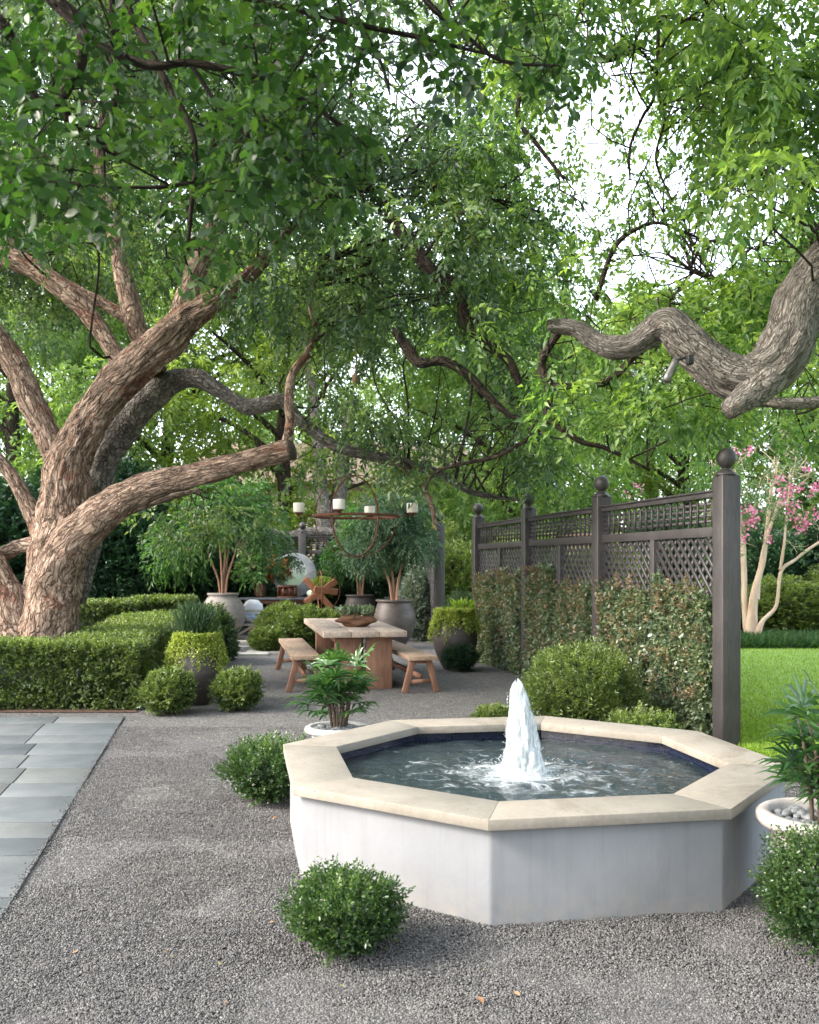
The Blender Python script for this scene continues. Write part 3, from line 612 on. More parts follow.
def trailing(root, R, H, nst, dropmax, L=.024, label=None, name='trailing_plant', seedz=.0):
    m=MB(); p=[];d=[]; 
    for q in range(nst):
        a=rng.random()*6.28; rr=R*(.72+.1*rng.random()); drop=dropmax*rng.random()**1.4*(.35+.9*vnoise(np.array([math.cos(a)*1.6+5,math.sin(a)*1.6+5,1.])))
        n=max(4,int(drop/.014)); 
        for i_ in range(n):
            t=i_/n; ro=rr+.06+.12*R*min(1,t*2)+.35*R*(t*drop/H>.1)*0; z=H+.035*math.sin(math.pi*min(1,t*1.0))-drop*t*t
            # hug the belly
            zz=max(0,z/H); bel=R*(1-(.28)*max(0,(zz-.62)/.38)**1.7)+.025 if zz<1 else rr
            ro=max(rr,bel) if t>.25 else rr+(bel-rr)*t/.25
            a2=a+.03*math.sin(i_); p.append((ro*math.cos(a2),ro*math.sin(a2),z)); d.append((math.cos(a2)+rng.normal(0,.5),math.sin(a2)+rng.normal(0,.5),-.2+rng.normal(0,.4)))
    n2=nst*14; a=rng.random(n2)*6.28; rr=R*.85*np.sqrt(rng.random(n2)); 
    p=np.concatenate([np.array(p),np.stack([rr*np.cos(a),rr*np.sin(a),H+.02+.05*vnoise(np.stack([rr*9,a,a*0],-1))],-1)]); d=np.concatenate([np.array(d),rng.normal(0,1,(n2,3))+np.array([0,0,.5])])
    rep=3; p=np.repeat(p,rep,0)*(1+.0)+rng.normal(0,.013,(len(p)*rep,3)); rad_=np.hypot(p[:,0],p[:,1])[:,None]; p[:,:2]*=1+(.12*(vnoise(p*np.array([9,9,5]))[:,None])-.02); d=np.repeat(d,rep,0)+rng.normal(0,.5,(len(d)*rep,3))
    m.leaves(p,d,rng.normal(0,.4,p.shape)+np.array([0,0,1]),L*rng.uniform(.7,1.2,len(p)),L*.8,np.clip(.5+.5*(vnoise(p*14)-.5)+rng.normal(0,.2,len(p)),0,1))
    return m.build(name,M['lime'],root)
def spiky(root, c, n, h, spread, mat, w=.006, name='feathery_plant'):
    m=MB(); n_=n; d=nrm(np.stack([rng.normal(0,spread,n_),rng.normal(0,spread,n_),np.ones(n_)],-1)); b=np.array(c)+np.stack([rng.normal(0,.05,n_),rng.normal(0,.05,n_),np.zeros(n_)],-1)
    ln=h*rng.uniform(.5,1,n_)
    for k_ in range(5):
        t=(k_+.3)/5; m.leaves(b+d*(ln*t)[:,None],d+rng.normal(0,.28,(n_,3)),rng.normal(0,1,(n_,3)),ln*.35,w,np.clip(rng.normal(.5,.2,n_),0,1))
    return m.build(name,M[mat],root)
u=urn((*gp(197,704)[:2],0),.29,.74,'darkurn','dark clay urn with golden trailing plant beside the clipped hedge',rim=.74,base=.5); trailing(u,.29,.74,330,.55,.026); spiky(u,(-.03,0,.72),650,.42,.30,'feather',.007)
spiky(u,(.10,.06,.72),200,.25,.5,'box',.014,'dark_filler_plant')
u=urn((*gp(455,669)[:2],0),.34,.84,'darkurn','dark clay urn with golden trailing plant beside the trellis',rim=.74,base=.5); trailing(u,.34,.84,300,.5,.033)
spiky(u,(.13,0,.83),120,.25,.4,'grassleaf',.03,'bright_filler_plant')
shrub('asparagus_fern',(*gp(460,671)[:2],0),.26,.40,'dark feathery fern at the foot of the golden urn by the trellis','dark',1100,.04,.007,.09,seed=14,up=.7,cat='fern')
def pot_tree(loc, R, H, mat, label, stems, fol, leaf, L=.09, rim=.62, nsp=1700, stemr=.03):
    root=urn(loc,R,H,mat,label,rim=rim); m=MB(); tips=[]
    for (dx,dy,h) in stems:
        pts=[[dx*.15,dy*.15,H*.88,stemr],[dx*.3,dy*.3,H+h*.3,stemr*.85],[dx*.65,dy*.65,H+h*.65,stemr*.7],[dx,dy,H+h,stemr*.5]]; m.tube(pts,8,.08); tips.append((dx,dy,H+h))
    cl=[]
    for (cx,cy,cz,r) in fol:
        tp=min(tips,key=lambda t:(t[0]-cx)**2+(t[1]-cy)**2+(t[2]-cz)**2); m.tube([[*tp,.012],[(tp[0]+cx)/2,(tp[1]+cy)/2,max(tp[2],cz)*.5+min(tp[2],cz)*.5+.1,.009],[cx,cy,cz,.005]],5,.1)
    m.build('stems',M['cane'],root,True)
    m=MB(); V=sum(r**2 for *_,r in fol)
    for (cx,cy,cz,r) in fol:
        n=int(nsp*r*r/V); d=nrm(rng.normal(0,1,(n,3))); p=np.array([cx,cy,cz])+d*(r*rng.random(n)**.45)[:,None]*np.array([1,1,.8])
        m.sprays(p,d*.6+np.array([0,0,-.2])+rng.normal(0,.3,(n,3)),9,.24,L,L*.3,.5+.5*(vnoise(p*1.7)-.5),side=.7,droop=.45)
    m.build('foliage',leaf,root); return root
L0=gp(223,641)
pot_tree(L0,.47,1.0,'greyurn','large grey clay urn with a multi stemmed leafy tree near the old tree',[(-.35,.1,.9),(-.05,-.1,1.1),(.12,.2,1.2),(.3,0,1.0),(.05,.05,1.0)],
  [(-.9,-.2,2.1,.55),(-.4,.3,2.5,.6),(.2,-.2,2.7,.6),(.8,.1,2.4,.6),(1.0,0,1.9,.35),(-1.3,.1,1.7,.4),(.4,.4,3.1,.5),(-.2,0,3.1,.5),(.7,-.3,1.5,.25),(-.8,.3,1.6,.35)],M['potleaf'],.12,nsp=1050)
pot_tree((-.28,18.4,0),.40,.93,'darkurn','dark clay urn with a leafy tree just behind the right bench',[(-.3,0,.9),(-.1,.1,1.0),(.2,-.05,1.0)],
  [(-.5,0,1.9,.45),(0,.2,2.2,.5),(.4,-.1,2.0,.4),(-.2,-.2,2.6,.42),(.3,.2,2.6,.4)],leafmat('grey_green_leaf',(.03,.07,.045),(.06,.12,.07),(.12,.19,.11),.3,.4,.4),.09,rim=.8,nsp=1500)
pot_tree((-1.1,21.6,0),.36,.92,'darkurn','dark urn with a small tree left of and behind the other potted tree',[(-.2,0,.9),(0,.1,1.0),(.25,-.05,1.0)],
  [(-.4,0,1.8,.4),(0,.2,2.2,.45),(.45,-.1,1.9,.4),(0,-.2,2.6,.4)],M['potleaf'],.09,rim=.8,nsp=1200)
# lady palms in white pots
def palm(loc, s, label, potmat, nst, hmax, seed, rimz=.45, R=.30):
    R_=random.Random(seed); root=empty('potted_palm',loc,0,label,'potted palm','lady palms in pale pots')
    m=MB(); H=rimz
    m.lathe([(R*.55,0),(R*.6,.02),(R*.72,H*.45),(R*.82,H*.80),(R*.86,H*.84),(R*1.0,H*.87),(R*1.04,H*.92),(R*1.02,H*.97),(R*.95,H),(R*.84,H),(R*.80,H*.96),(R*.79,H*.86),(.001,H*.86)],seg=48,amp=.03,fr=9); m.build('pot',M[potmat],root,True)
    m=MB()
    for k_ in range(150):
        a=R_.uniform(0,6.28); rr=R*.74*math.sqrt(R_.random()); sz=R_.uniform(.014,.032); m.ball((rr*math.cos(a),rr*math.sin(a),H*.88+sz*.3+R_.uniform(0,.015)),(sz,sz*R_.uniform(.7,1),sz*.6),8,6,.2)
    tag(m.build('pebbles',M['pebble'],root,True),kind='stuff')
    cm=MB(); lm=MB()
    for k_ in range(nst):
        a=R_.uniform(0,6.28); r0=R*.35*R_.random(); h=hmax*R_.uniform(.45,1); b=np.array([r0*math.cos(a),r0*math.sin(a),H*.86]); ln=np.array([math.cos(a)*.18*h,math.sin(a)*.18*h,h])
        cm.tube([[*b,.011],[*(b+ln*.5+np.array([.01,0,0])),.010],[*(b+ln),.007]],7,.05)
        nf=R_.randint(5,7)
        for j in range(nf):
            t=.35+.65*j/(nf-1) if nf>1 else 1; az=R_.uniform(0,6.28); el=R_.uniform(.1,.9)+.4*(j==nf-1)
            p0=b+ln*t; dr=np.array([math.cos(az)*math.cos(el),math.sin(az)*math.cos(el),math.sin(el)]); pl=R_.uniform(.10,.2)*s; p1=p0+dr*pl
            cm.tube([[*p0,.0035],[*p1,.0022]],4,.1)
            sd=nrm(np.cross(dr,[0,0,1.])); up=np.cross(sd,dr); ns=R_.randint(6,9)
            for q in range(ns):
                an_=(q/(ns-1)-.5)*2.7; d=dr*math.cos(an_)+sd*math.sin(an_)+up*.12; L=s*R_.uniform(.19,.27)*(1-.18*abs(an_)); w=s*.026; 
                side=nrm(np.cross(d,up)); cc=[p1,p1+d*L*.35,p1+d*L*.7-np.array([0,0,L*.10]),p1+d*L*.97-np.array([0,0,L*.30])]
                ww=[.25,1,.85,.12]; v=[]
                for c_,w_ in zip(cc,ww): v+= [c_-side*w*w_*.5+up*w*.12*w_,c_-up*w*.1*w_,c_+side*w*w_*.5+up*w*.12*w_]
                f=[]
                for i_ in range(3): o_=i_*3; f+=[[o_,o_+1,o_+4,o_+3],[o_+1,o_+2,o_+5,o_+4]]
                lm.add(v,np.array(f),np.clip(.45+R_.gauss(0,.22)+.2*(j==nf-1),0,1))
    cm.build('canes',M['cane'] if False else M['twig'],root,True); lm.build('fronds',M['palm'],root); return root
palm((1.93,4.5,0),1.0,'dark green lady palm in a whitewashed stone pot at the right of the fountain','whitepot',9,.42,4)
palm((-.55,7.5,0),.95,'dark green lady palm in a low white bowl behind the left of the fountain','whitebowl',11,.5,11,rimz=.35,R=.25)
# ------------------------------------------------------------------ dining table, benches
tk=.19; ta=math.atan2(1,-tk)-math.pi/2     # local y points away along the table
def bl(m,c,s,t=None): m.box(c,s,0,t)
T=empty('dining_table',(-.55,12.2,0),ta,'long weathered wooden dining table on slab legs','table')
m=MB()
for k_,x in enumerate(np.linspace(-.355,.355,3)): m.box((x,1.55,.7125),(.35,3.1,.075),tint=.3+.2*k_)
m.build('tabletop',M['tabletop'],T,bevel=.006)
for y in (.22,2.85):
    for x in (-.20,.20): m=MB(); m.box((x,y,.3375),(.335,.09,.675)); m.build('leg',M['legwood'],T,bevel=.005)
m=MB(); m.box((0,1.53,.22),(.09,2.5,.14)); m.box((-.30,1.53,.62),(.06,2.5,.09)); m.box((.30,1.53,.62),(.06,2.5,.09)); m.build('stretcher',M['legwood'],T,bevel=.004)
def bench(loc,rz,label,L=2.9):
    B=empty('bench',loc,rz,label,'bench','benches at the dining table'); m=MB(); m.box((0,L/2,.437),(.36,L,.055)); m.build('seat',M['benchtop'],B,bevel=.006)
    for y in (.14,L-.14):
        for sx in (-1,1): m=MB(); m.bar((sx*.205,y,0.002),(sx*.10,y,.41),.075,.055,up=(0,1,0)); m.build('leg',M['legwood'],B,bevel=.004)
        
        for zc,wc,hc in ((.14,.30,.05),(.385,.26,.045)): m=MB(); m.box((0,y,zc),(wc,.04,hc)); m.build('crosspiece',M['legwood'],B)
    m=MB(); m.box((0,L/2,.2),(.045,L-.3,.06)); m.build('stretcher',M['legwood'],B); return B
b=bench((.17,11.95,0),ta+.04,'wooden bench along the right side of the dining table')
copy_tree(b,loc=(-1.28,12.0,0),rz=ta,label='wooden bench along the left side of the dining table')
# log bowl
lb=empty('log_bowl',(-.72,13.15,.75),.1,'rough hollow log planter filled with succulents on the dining table','planter')
m=MB(); m.ball((.0,0,.095),(.27,.13,.10),40,24,.45,4); m.build('hollow_log',M['logwood'],lb,False)
m=MB(); n=260; d=nrm(rng.normal(0,1,(n,3))+np.array([0,0,.5])); p=np.stack([rng.uniform(-.24,.2,n),rng.normal(0,.05,n),.16+.05*rng.random(n)],-1)
m.sprays(p,d+np.array([0,0,.6]),7,.07,.05,.022,.5+rng.normal(0,.2,n),side=.8,droop=0); m.build('succulents',M['succ'],lb)
# chandelier
cz=2.24; ch=empty('orb_chandelier',(-.72,13.0,cz),0,'rusty ring chandelier with ivory candles hanging from the tree over the table','chandelier')
def ring(m,R,w,t,plane,seg=72):
    v=[];f=[]
    for i_ in range(seg):
        a=i_*2*math.pi/seg; ca,sa=math.cos(a),math.sin(a)
        for rr,hh in ((R,-w/2),(R+t,-w/2),(R+t,w/2),(R,w/2)):
            q={'z':(rr*ca,rr*sa,hh),'y':(rr*ca,hh,rr*sa),'x':(hh,rr*ca,rr*sa)}[plane]; v.append(q)
    for i_ in range(seg):
        j=(i_+1)%seg
        for q in range(4): f.append([i_*4+q,i_*4+(q+1)%4,j*4+(q+1)%4,j*4+q])
    m.add(v,np.array(f))
m=MB(); ring(m,.57,.035,.012,'z'); m.build('horizontal_ring',M['rust'],ch)
m=MB(); ring(m,.545,.026,.010,'y'); m.build('vertical_ring',M['rust'],ch)
m=MB(); ring(m,.53,.024,.010,'y'); m.build('vertical_ring',M['rust'],ch).rotation_euler=(0,0,math.radians(58))
for a in (math.radians(182),math.radians(-103),math.radians(78),math.radians(3)):
    m=MB(); R0=.58; R1=.76; m.bar((R0*math.cos(a),R0*math.sin(a),0),(R1*math.cos(a),R1*math.sin(a),.02),.012,.012); m.lathe([(.012,.0),(.045,.035),(.06,.042),(.06,.05)],(R1*math.cos(a),R1*math.sin(a),0),16)
    ar=m.build('candle_arm',M['rust'],ch); m=MB(); m.lathe([(.074,.051),(.076,.06),(.076,.17),(.07,.178),(.0,.174)],(R1*math.cos(a),R1*math.sin(a),0),20); m.build('candle',M['wax'],ar,True)
m=MB(); zt=4.75-cz
for k_ in range(34):
    z=.56+k_*(1.0/34)*1.25
    for (dx,dy) in (((.012,0),) if k_%2 else ((0,.012),)): 
        m.tube([[dx,dy,z-.02,.003],[dx,dy,z+.02,.003],[-dx,-dy,z+.02,.003],[-dx,-dy,z-.02,.003],[dx,dy,z-.02,.003]],5,.01)
m.build('chain',M['blackmetal'],ch)
m=MB(); m.tube([[0,0,1.8,.012],[.005,0,2.2,.012],[0,0,2.6,.012]],7,.05); m.ball((0,0,1.84),(.05,.05,.07),10,8,.5); m.build('rope',M['rope'],ch,True)
# ------------------------------------------------------------------ back of the garden
ct=empty('console_table',(-2.95,22.0,0),0,'rustic trestle table with dark top below the moon mirror','table')
m=MB(); m.box((0,0,.82),(1.75,.7,.05)); m.build('tabletop',M['slate'],ct,bevel=.006)
m=MB(); m.box((0,0,.75),(1.5,.5,.09)); m.build('apron',M['legwood'],ct)
for sx in (-.6,.6): 
    for sy in (-.25,.25): m=MB(); m.bar((sx,sy,0),(sx,sy,.70),.09,.09,up=(0,1,0)); m.build('leg',M['legwood'],ct,bevel=.004)
m=MB(); m.bar((-.56,-.2,.25),(-.15,-.2,.70),.07,.06,up=(0,1,0)); m.bar((.56,-.2,.25),(.15,-.2,.70),.07,.06,up=(0,1,0)); m.build('brace',M['legwood'],ct)
mm=empty('moon_mirror',(-2.62,22.15,1.35),0,'crescent moon shaped zinc frame with round mirror on the trestle table','mirror')
m=MB(); n=64; Ro=.5; Ri=.36; ofx,ofz=-.10,.07; v=[];f=[]
for i_ in range(n):
    a=i_*2*math.pi/n
    o_=(Ro*math.cos(a),Ro*math.sin(a)); q_=(ofx+Ri*math.cos(a),ofz+Ri*math.sin(a))
    v+=[(o_[0],-.04,o_[1]),(o_[0],.04,o_[1]),(q_[0],-.04,q_[1]),(q_[0],.04,q_[1])]
for i_ in range(n):
    j=(i_+1)%n; f+=[[i_*4,j*4,j*4+2,i_*4+2],[i_*4+1,i_*4+3,j*4+3,j*4+1],[i_*4,i_*4+1,j*4+1,j*4],[i_*4+2,j*4+2,j*4+3,i_*4+3]]
m.add(v,np.array(f)); m.build('crescent_frame',M['zinc'],mm,bevel=.006)
m=MB(); a=np.arange(48)*2*math.pi/48; m.add(np.stack([ofx+Ri*np.cos(a),a*0+.0,ofz+Ri*np.sin(a)],-1),np.arange(48)[None]); m.build('mirror_glass',M['mirror'],mm)
pk=MB(); a=np.arange(40)*2*math.pi/40
prf=[(.01,0),(.08,.01),(.11,.05),(.115,.09),(.09,.15),(.04,.17),(.01,.155)]
V=np.array([[[r*(1+.07*math.cos(8*t))*math.cos(t),r*(1+.07*math.cos(8*t))*math.sin(t),z] for t in a] for r,z in prf]); I=np.arange(6)[:,None]*40;J=np.arange(40)[None];Kk=(J+1)%40
pk.add(V.reshape(-1,3),[np.stack([I+J,I+Kk,I+40+Kk,I+40+J],-1).reshape(-1,4)]); pp=empty('pumpkin',(-2.2,21.85,.845),0,'small pale green pumpkin on the trestle table beside the mirror','pumpkin'); pk.build('fruit',M['pumpkin'],pp,True)
m=MB(); m.tube([[0,0,.14,.014],[.01,0,.19,.010],[.03,0,.22,.012]],6,.02); m.build('stalk',M['twig'],pp)
ln_=empty('lantern',(-2.75,21.8,.845),0,'squat brown glass lantern box on the trestle table','lantern'); m=MB()
m.box((0,0,.015),(.42,.26,.03)); m.box((0,0,.25),(.42,.26,.03))
for x in (-.19,-.065,.065,.19): m.box((x,-.115,.132),(.025,.025,.204)); m.box((x,.115,.132),(.025,.025,.204))
m.build('frame',M['rust'],ln_); m=MB(); m.box((0,0,.132),(.36,.2,.2)); m.build('glass_box',M['brownglass'],ln_)
va=empty('vase_of_branches',(-3.38,21.95,.845),0,'brown vase of green and orange leafed branches on the trestle table','vase'); m=MB(); m.lathe([(.09,0),(.12,.05),(.13,.2),(.09,.32),(.06,.36),(.07,.40)],seg=24); m.build('vase',M['brownglass'],va,True)
m=MB(); mo=MB(); bt=MB()
for k_ in range(26):
    a=rng.random()*6.28; r=.25+.5*rng.random(); tip=np.array([r*math.cos(a)+.05,r*.5*math.sin(a),.75+.8*rng.random()-r*.4]); bt.tube([[0,0,.35,.006],[tip[0]*.4,tip[1]*.4,tip[2]*.8,.005],[*tip,.003]],4,.1)
    for t in (.5,.7,.85,1): 
        q=np.array([0,0,.35])*(1-t)+tip*t; mt=mo if (tip[0]>.15 and rng.random()<.35) else m
        mt.sprays(np.tile(q,(3,1))+rng.normal(0,.05,(3,3)),rng.normal(0,1,(3,3))+np.array([tip[0],tip[1],-.3]),6,.16,.11,.05,rng.random(3),droop=.3)
bt.build('twigs',M['twig'],va); m.build('green_leaves',M['oakleaf'],va); mo.build('orange_leaves',M['orange'],va)
shrub('moss_ball_plant',(-1.95,21.9,.845),.30,.46,'bright green rounded plant on the trestle table behind the rusty sculpture','lime',700,.035,.012,.07,seed=21,cat='plant')
# rusty orb sculpture on plinth
pl=empty('low_table',(-1.78,19.35,0),0,'low weathered wooden table under the rusty ring sculpture','table')
m=MB(); m.box((0,0,.515),(1.1,.6,.06)); m.build('tabletop',M['greywood'],pl,bevel=.006)
for sx in (-.45,.45):
    for sy in (-.22,.22): m=MB(); m.box((sx,sy,.24),(.08,.08,.48)); m.build('leg',M['greywood'],pl,bevel=.004)
sp=empty('orb_sculpture',(-1.78,19.3,.55+.52),math.radians(12),'rusty sculpture of crossed planks within thin metal rings','sculpture'); sp.scale=(1.2,1.2,1.2)
for (a,b) in (((-.25,-.02,.20),(.20,.03,-.30)),((.27,.0,.16),(-.25,.0,-.20)),((.30,.06,-.03),(-.1,-.05,.03))):
    m=MB(); m.bar(a,b,.10,.03,up=(0,1,.2)); m.build('plank',M['rustplank'],sp,bevel=.003)
m=MB(); ring(m,.33,.02,.006,'y'); m.build('ring',M['rust'],sp); m=MB(); ring(m,.32,.02,.006,'x'); m.build('ring',M['rust'],sp)
# daybed
db=empty('daybed',(-3.25,20.6,0),.15,'pale wooden outdoor sofa with crossed side frame and pale cushions','sofa')
m=MB(); m.box((0,0,.33),(.95,.7,.05)); m.box((.45,0,.62),(.05,.7,.05)); 
for y in (-.33,.33):
    for x in (-.45,.45): m.box((x,y,.32),(.06,.06,.64))
m.bar((.45,-.33,.08),(-.45,-.33,.62),.05,.04,up=(0,1,0)); m.bar((-.45,-.35,.08),(.45,-.35,.62),.05,.04,up=(0,1,0)); m.box((0,-.33,.62),(.95,.05,.05)); m.box((0,-.33,.06),(.95,.05,.05)); m.build('frame',M['greywood'],db,bevel=.004)
m=MB(); m.box((0,.02,.43),(.86,.6,.14)); m.build('seat_cushion',M['cushion'],db,bevel=.04)
m=MB(); m.ball((-.08,.18,.66),(.22,.10,.18),24,14,.25); m.build('pillow',M['whitecloth'],db,True)
# stepping stones
for k_,(px,py,w,lab) in enumerate([(237,642,1.1,'pale stone slab in the gravel nearest the grey urn'),(240,648,1.3,'middle pale stone slab in the gravel beyond the golden urn'),(243,655,.9,'pale narrow stone slab in the gravel beside the dark shrub'),(272,653,.9,'pale stone slab lying beside the low boxwood')]):
    p=G(px,py); m=MB(); m.box((0,0,.0),(w,.28,.05)); o=m.build('stepping_stone',M['brick'],None,bevel=.005,loc=(p[0],p[1],.01)); o.rotation_euler=(0,0,.05); tag(o,lab,'stone slab','pale stone slabs set in the gravel')
# fallen leaves
M['dryleaf2'] = simple('yellow_leaf',(.26,.22,.06),(.33,.3,.1),30,.7); M['dryleaf3'] = simple('brown_leaf',(.16,.08,.04),(.26,.15,.08),30,.7)
fl=[]
for mt,sz in (('dryleaf',.034),('dryleaf2',.03),('dryleaf3',.04)):
    m=MB(); m.leaves(np.zeros((1,3)),np.array([[1,0,.12]]),np.array([[.1,.1,1.]]),sz,sz*.5,.5,True); fl.append(m.build('fallen_leaf',M[mt])); tag(fl[-1],'small dry fallen leaf lying on the grey gravel','leaf','fallen leaves on the gravel')
R=random.Random(12); lp_=[(55,878),(140,888),(78,955),(163,955),(128,768),(272,822),(275,925),(222,967),(228,1008),(294,868),(340,990),(118,748),(420,716),(200,740),(232,734),(520,1000)]+[(R.uniform(60,460),R.uniform(725,1015)) for _ in range(6)]+[(R.uniform(430,760),R.uniform(940,1015)) for _ in range(2)]
for k_,(px,py) in enumerate(lp_):
    p=G(px,py)
    if p[0]<EX(p[1])+.05 or math.hypot(p[0]-.671,p[1]-5.688)<1.5: continue
    o=fl[k_%3]; o=o if k_<3 else o.copy()
    if k_>=3: C.objects.link(o)
    o.location=(p[0],p[1],.016); o.rotation_euler=(R.uniform(-.3,.3),R.uniform(-.3,.3),R.uniform(0,6.28)); o.scale=(R.uniform(.6,1.2),)*3
# wall and house far behind
hs=empty('house',(-3.5,44,0),0,'cream rendered house glimpsed through the trees behind the garden','house')
m=MB(); m.box((0,4,2.6),(15,8,5.2)); m.build('wall',M['cream'],hs)
m=MB(); m.add([(-8,-.6,5.2),(8,-.6,5.2),(8,8.6,5.2),(-8,8.6,5.2),(-6,4,7.6),(6,4,7.6)],[np.array([[0,1,5,4],[2,3,4,5]]),np.array([[1,2,5],[3,0,4]])]); m.build('roof',M['roof'],hs)
for x in (-4.5,0,4.5):
    m=MB(); m.box((x,-.03,2.7),(1.4,.06,1.6)); w_=m.build('window',M['whitecloth'],hs); m=MB(); m.box((x,-.07,2.7),(1.2,.03,1.4)); m.build('pane',M['slate'],w_)
gw=empty('garden_wall',(10.5,24.5,0),-.05,'dark weathered garden wall behind the crape myrtle','wall'); m=MB(); m.box((0,0,1.15),(14,.3,2.3)); m.build('wall_face',M['wallstone'],gw); m=MB(); m.box((0,0,2.34),(14.1,.42,.08)); m.build('coping',M['wallstone'],gw)
for x in (-5,-2.8,-.6,1.6,3.8): m=MB(); m.box((x,-.2,1.1),(.45,.098,2.2)); m.build('pilaster',M['wallstone'],gw)
# ------------------------------------------------------------------ big trees
def limb(m, pts, bark=.02, seg=36, step=.035, dY=0):
    q=[[*P(x,y,Yd+dY),r*(Yd+dY)/F] for x,y,Yd,r in pts]; c=m.tube(q,seg,step,bark=bark); return c
def crown(name, root, clumps, mat, nspray, nl, ln, L, W, limbpts, twigmat, droop=.45, big=False, side=.75, tw=4, bt=0., branch=True, rmax=.022):
    m=MB(); t=MB(); lq = np.concatenate(limbpts); lp = lq[:,:3]; lr = lq[:,3]
    for (c,r,ft) in clumps:
        n=max(3,int(nspray*r*r)); d=nrm(rng.normal(0,1,(n,3))); p=np.array(c)+d*(r*rng.random(n)**.5)[:,None]*np.array([1,1,.7])
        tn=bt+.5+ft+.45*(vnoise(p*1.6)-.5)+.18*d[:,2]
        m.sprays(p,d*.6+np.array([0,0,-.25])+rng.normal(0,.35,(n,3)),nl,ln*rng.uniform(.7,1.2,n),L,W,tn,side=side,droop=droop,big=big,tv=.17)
        if lp is not None and branch:
            k_=np.argmin(np.linalg.norm(lp-np.array(c),axis=1)*rng.uniform(1,2.3,len(lp))); a=lp[k_]; b=np.array(c); L_=np.linalg.norm(b-a)
            r0=max(.003,min(rmax,.006+.005*L_,lr[k_]*.75)); pp_=[[*a,r0]]
            for q_ in (.25,.5,.75): pp_.append([*(a+(b-a)*q_+rng.normal(0,.09*min(L_,2.5),3)+np.array([0,0,.12*L_*math.sin(q_*3.14)])),r0*(1-.7*q_)])
            t.tube(pp_+[[*b,min(r0*.4,.005)]],5,.15,bark=0)
            for j in range(tw):
                e=b+nrm(rng.normal(0,1,3))*r*.8; mm_=(b+e)/2+rng.normal(0,.06,3); t.tube([[*b,min(.005,rmax*.6)],[*mm_,min(.0035,rmax*.4)],[*e,.0015]],4,.2)
    m.build('crown',mat,root)
    if t.n: t.build('twigs',twigmat,root)
# --- old tree on the left
TA=empty('old_shade_tree',(P(50,640,12.2)[0],12.2,0),0,'old spreading tree with shaggy peeling bark and many limbs at the left','tree')
TA.location=(0,0,0)
m=MB(); LA=[]
Y0=12.2
def l2(pts,bark=.022,**k): LA.append(limb(m,[(x,y,Y0+dy,r*.91) for x,y,dy,r in pts],bark,**k))
l2([(44,715,0,50),(44,680,0,43),(46,645,0,37),(50,610,0,31),(56,570,.02,28),(62,530,.0,26),(66,490,-.05,23.5),(71,458,-.1,21),(95,413,-.15,19.5),(125,377,-.2,19.5),(161,345,-.2,18),(189,317,-.2,15),(213,302,-.3,12),(238,286,-.4,8.5),(262,262,-.5,6),(290,230,-.6,4),(330,190,-.7,2)],.045,seg=96,step=.02)
l2([(175,335,-.2,12),(186,300,-.15,12),(196,272,-.1,11),(208,245,0,9.5),(217,215,.1,8.5),(214,180,.1,8),(222,140,.2,7),(250,80,.3,5),(262,0,.4,3)],.018)
m_keep=m; m=MB()
l2([(66,600,.35,20),(78,560,.4,20),(90,510,.5,17),(106,462,.55,15),(128,424,.55,15),(156,393,.5,14),(177,380,.5,11),(200,379,.4,9),(222,392,.4,8),(244,405,.4,8.5),(262,405,.4,9),(282,401,.35,8),(298,418,.3,6.5),(322,438,.3,6),(347,450,.3,5.4),(399,462,.4,5),(440,474,.5,4),(472,492,.6,3),(520,500,.7,1.5)],.02,seg=44,step=.025); m.build('grey_limb',M['bark2'],TA,True); m=m_keep
l2([(399,463,.4,4),(418,480,.5,3.6),(431,503,.6,3),(436,530,.7,2)],.006,seg=12)
l2([(48,640,-.1,30),(56,585,-.15,27),(70,546,-.25,23),(92,523,-.35,20),(127,498,-.5,17),(165,482,-.6,14.5),(206,472,-.7,13),(242,462,-.8,11.5),(272,455,-.85,11.5),(291,450,-.9,11)],.022,seg=48,step=.022)
l2([(286,447,-.88,6),(290,425,-.85,5),(289,400,-.8,4.6),(292,375,-.7,4.4),(306,355,-.6,4),(316,330,-.5,3.5),(310,300,-.5,3),(322,262,-.4,2)],.008,seg=16)
l2([(158,372,.3,11),(150,355,.3,11),(139,335,.3,10.5),(129,300,.3,10.5),(121,268,.3,9.5),(117,240,.3,8.5),(108,205,.3,8),(98,160,.4,6),(104,100,.5,4),(90,20,.6,2)],.016)
l2([(135,325,.35,7),(121,314,.4,6.5),(97,300,.5,6),(72,287,.6,5),(40,270,.8,4),(10,240,1,3)],.01,seg=20)
l2([(124,375,-.1,10),(117,358,-.1,9.5),(97,325,0,10),(72,297,.1,10),(40,272,.2,10.5),(12,259,.3,11),(-30,248,.4,10),(-90,230,.6,8),(-160,180,.8,4)],.016)
l2([(66,485,0,18),(52,446,0,14.5),(32,401,.05,14),(8,353,.1,13.5),(-25,315,.15,12),(-70,260,.3,9),(-120,180,.4,4)],.018)
l2([(50,560,.1,11),(38,546,.1,10),(19,547,.15,8),(-8,556,.2,8),(-50,540,.3,6),(-100,500,.4,3)],.012,seg=24)
l2([(46,560,.1,11),(37,525,.15,10),(22,495,.2,8),(6,468,.25,7),(-20,440,.3,6),(-60,400,.4,3)],.012,seg=24)
l2([(26,660,-.1,26),(16,620,-.1,20),(6,590,-.1,15),(-6,565,-.1,13),(-30,520,0,11),(-70,450,.1,8),(-110,380,.2,4)],.02,seg=40)
l2([(95,520,.45,6),(125,512,.6,5),(160,500,.9,4),(200,490,1.3,2)],.006,seg=10)
trunkA=m.build('trunk',M['bark'],TA,True)
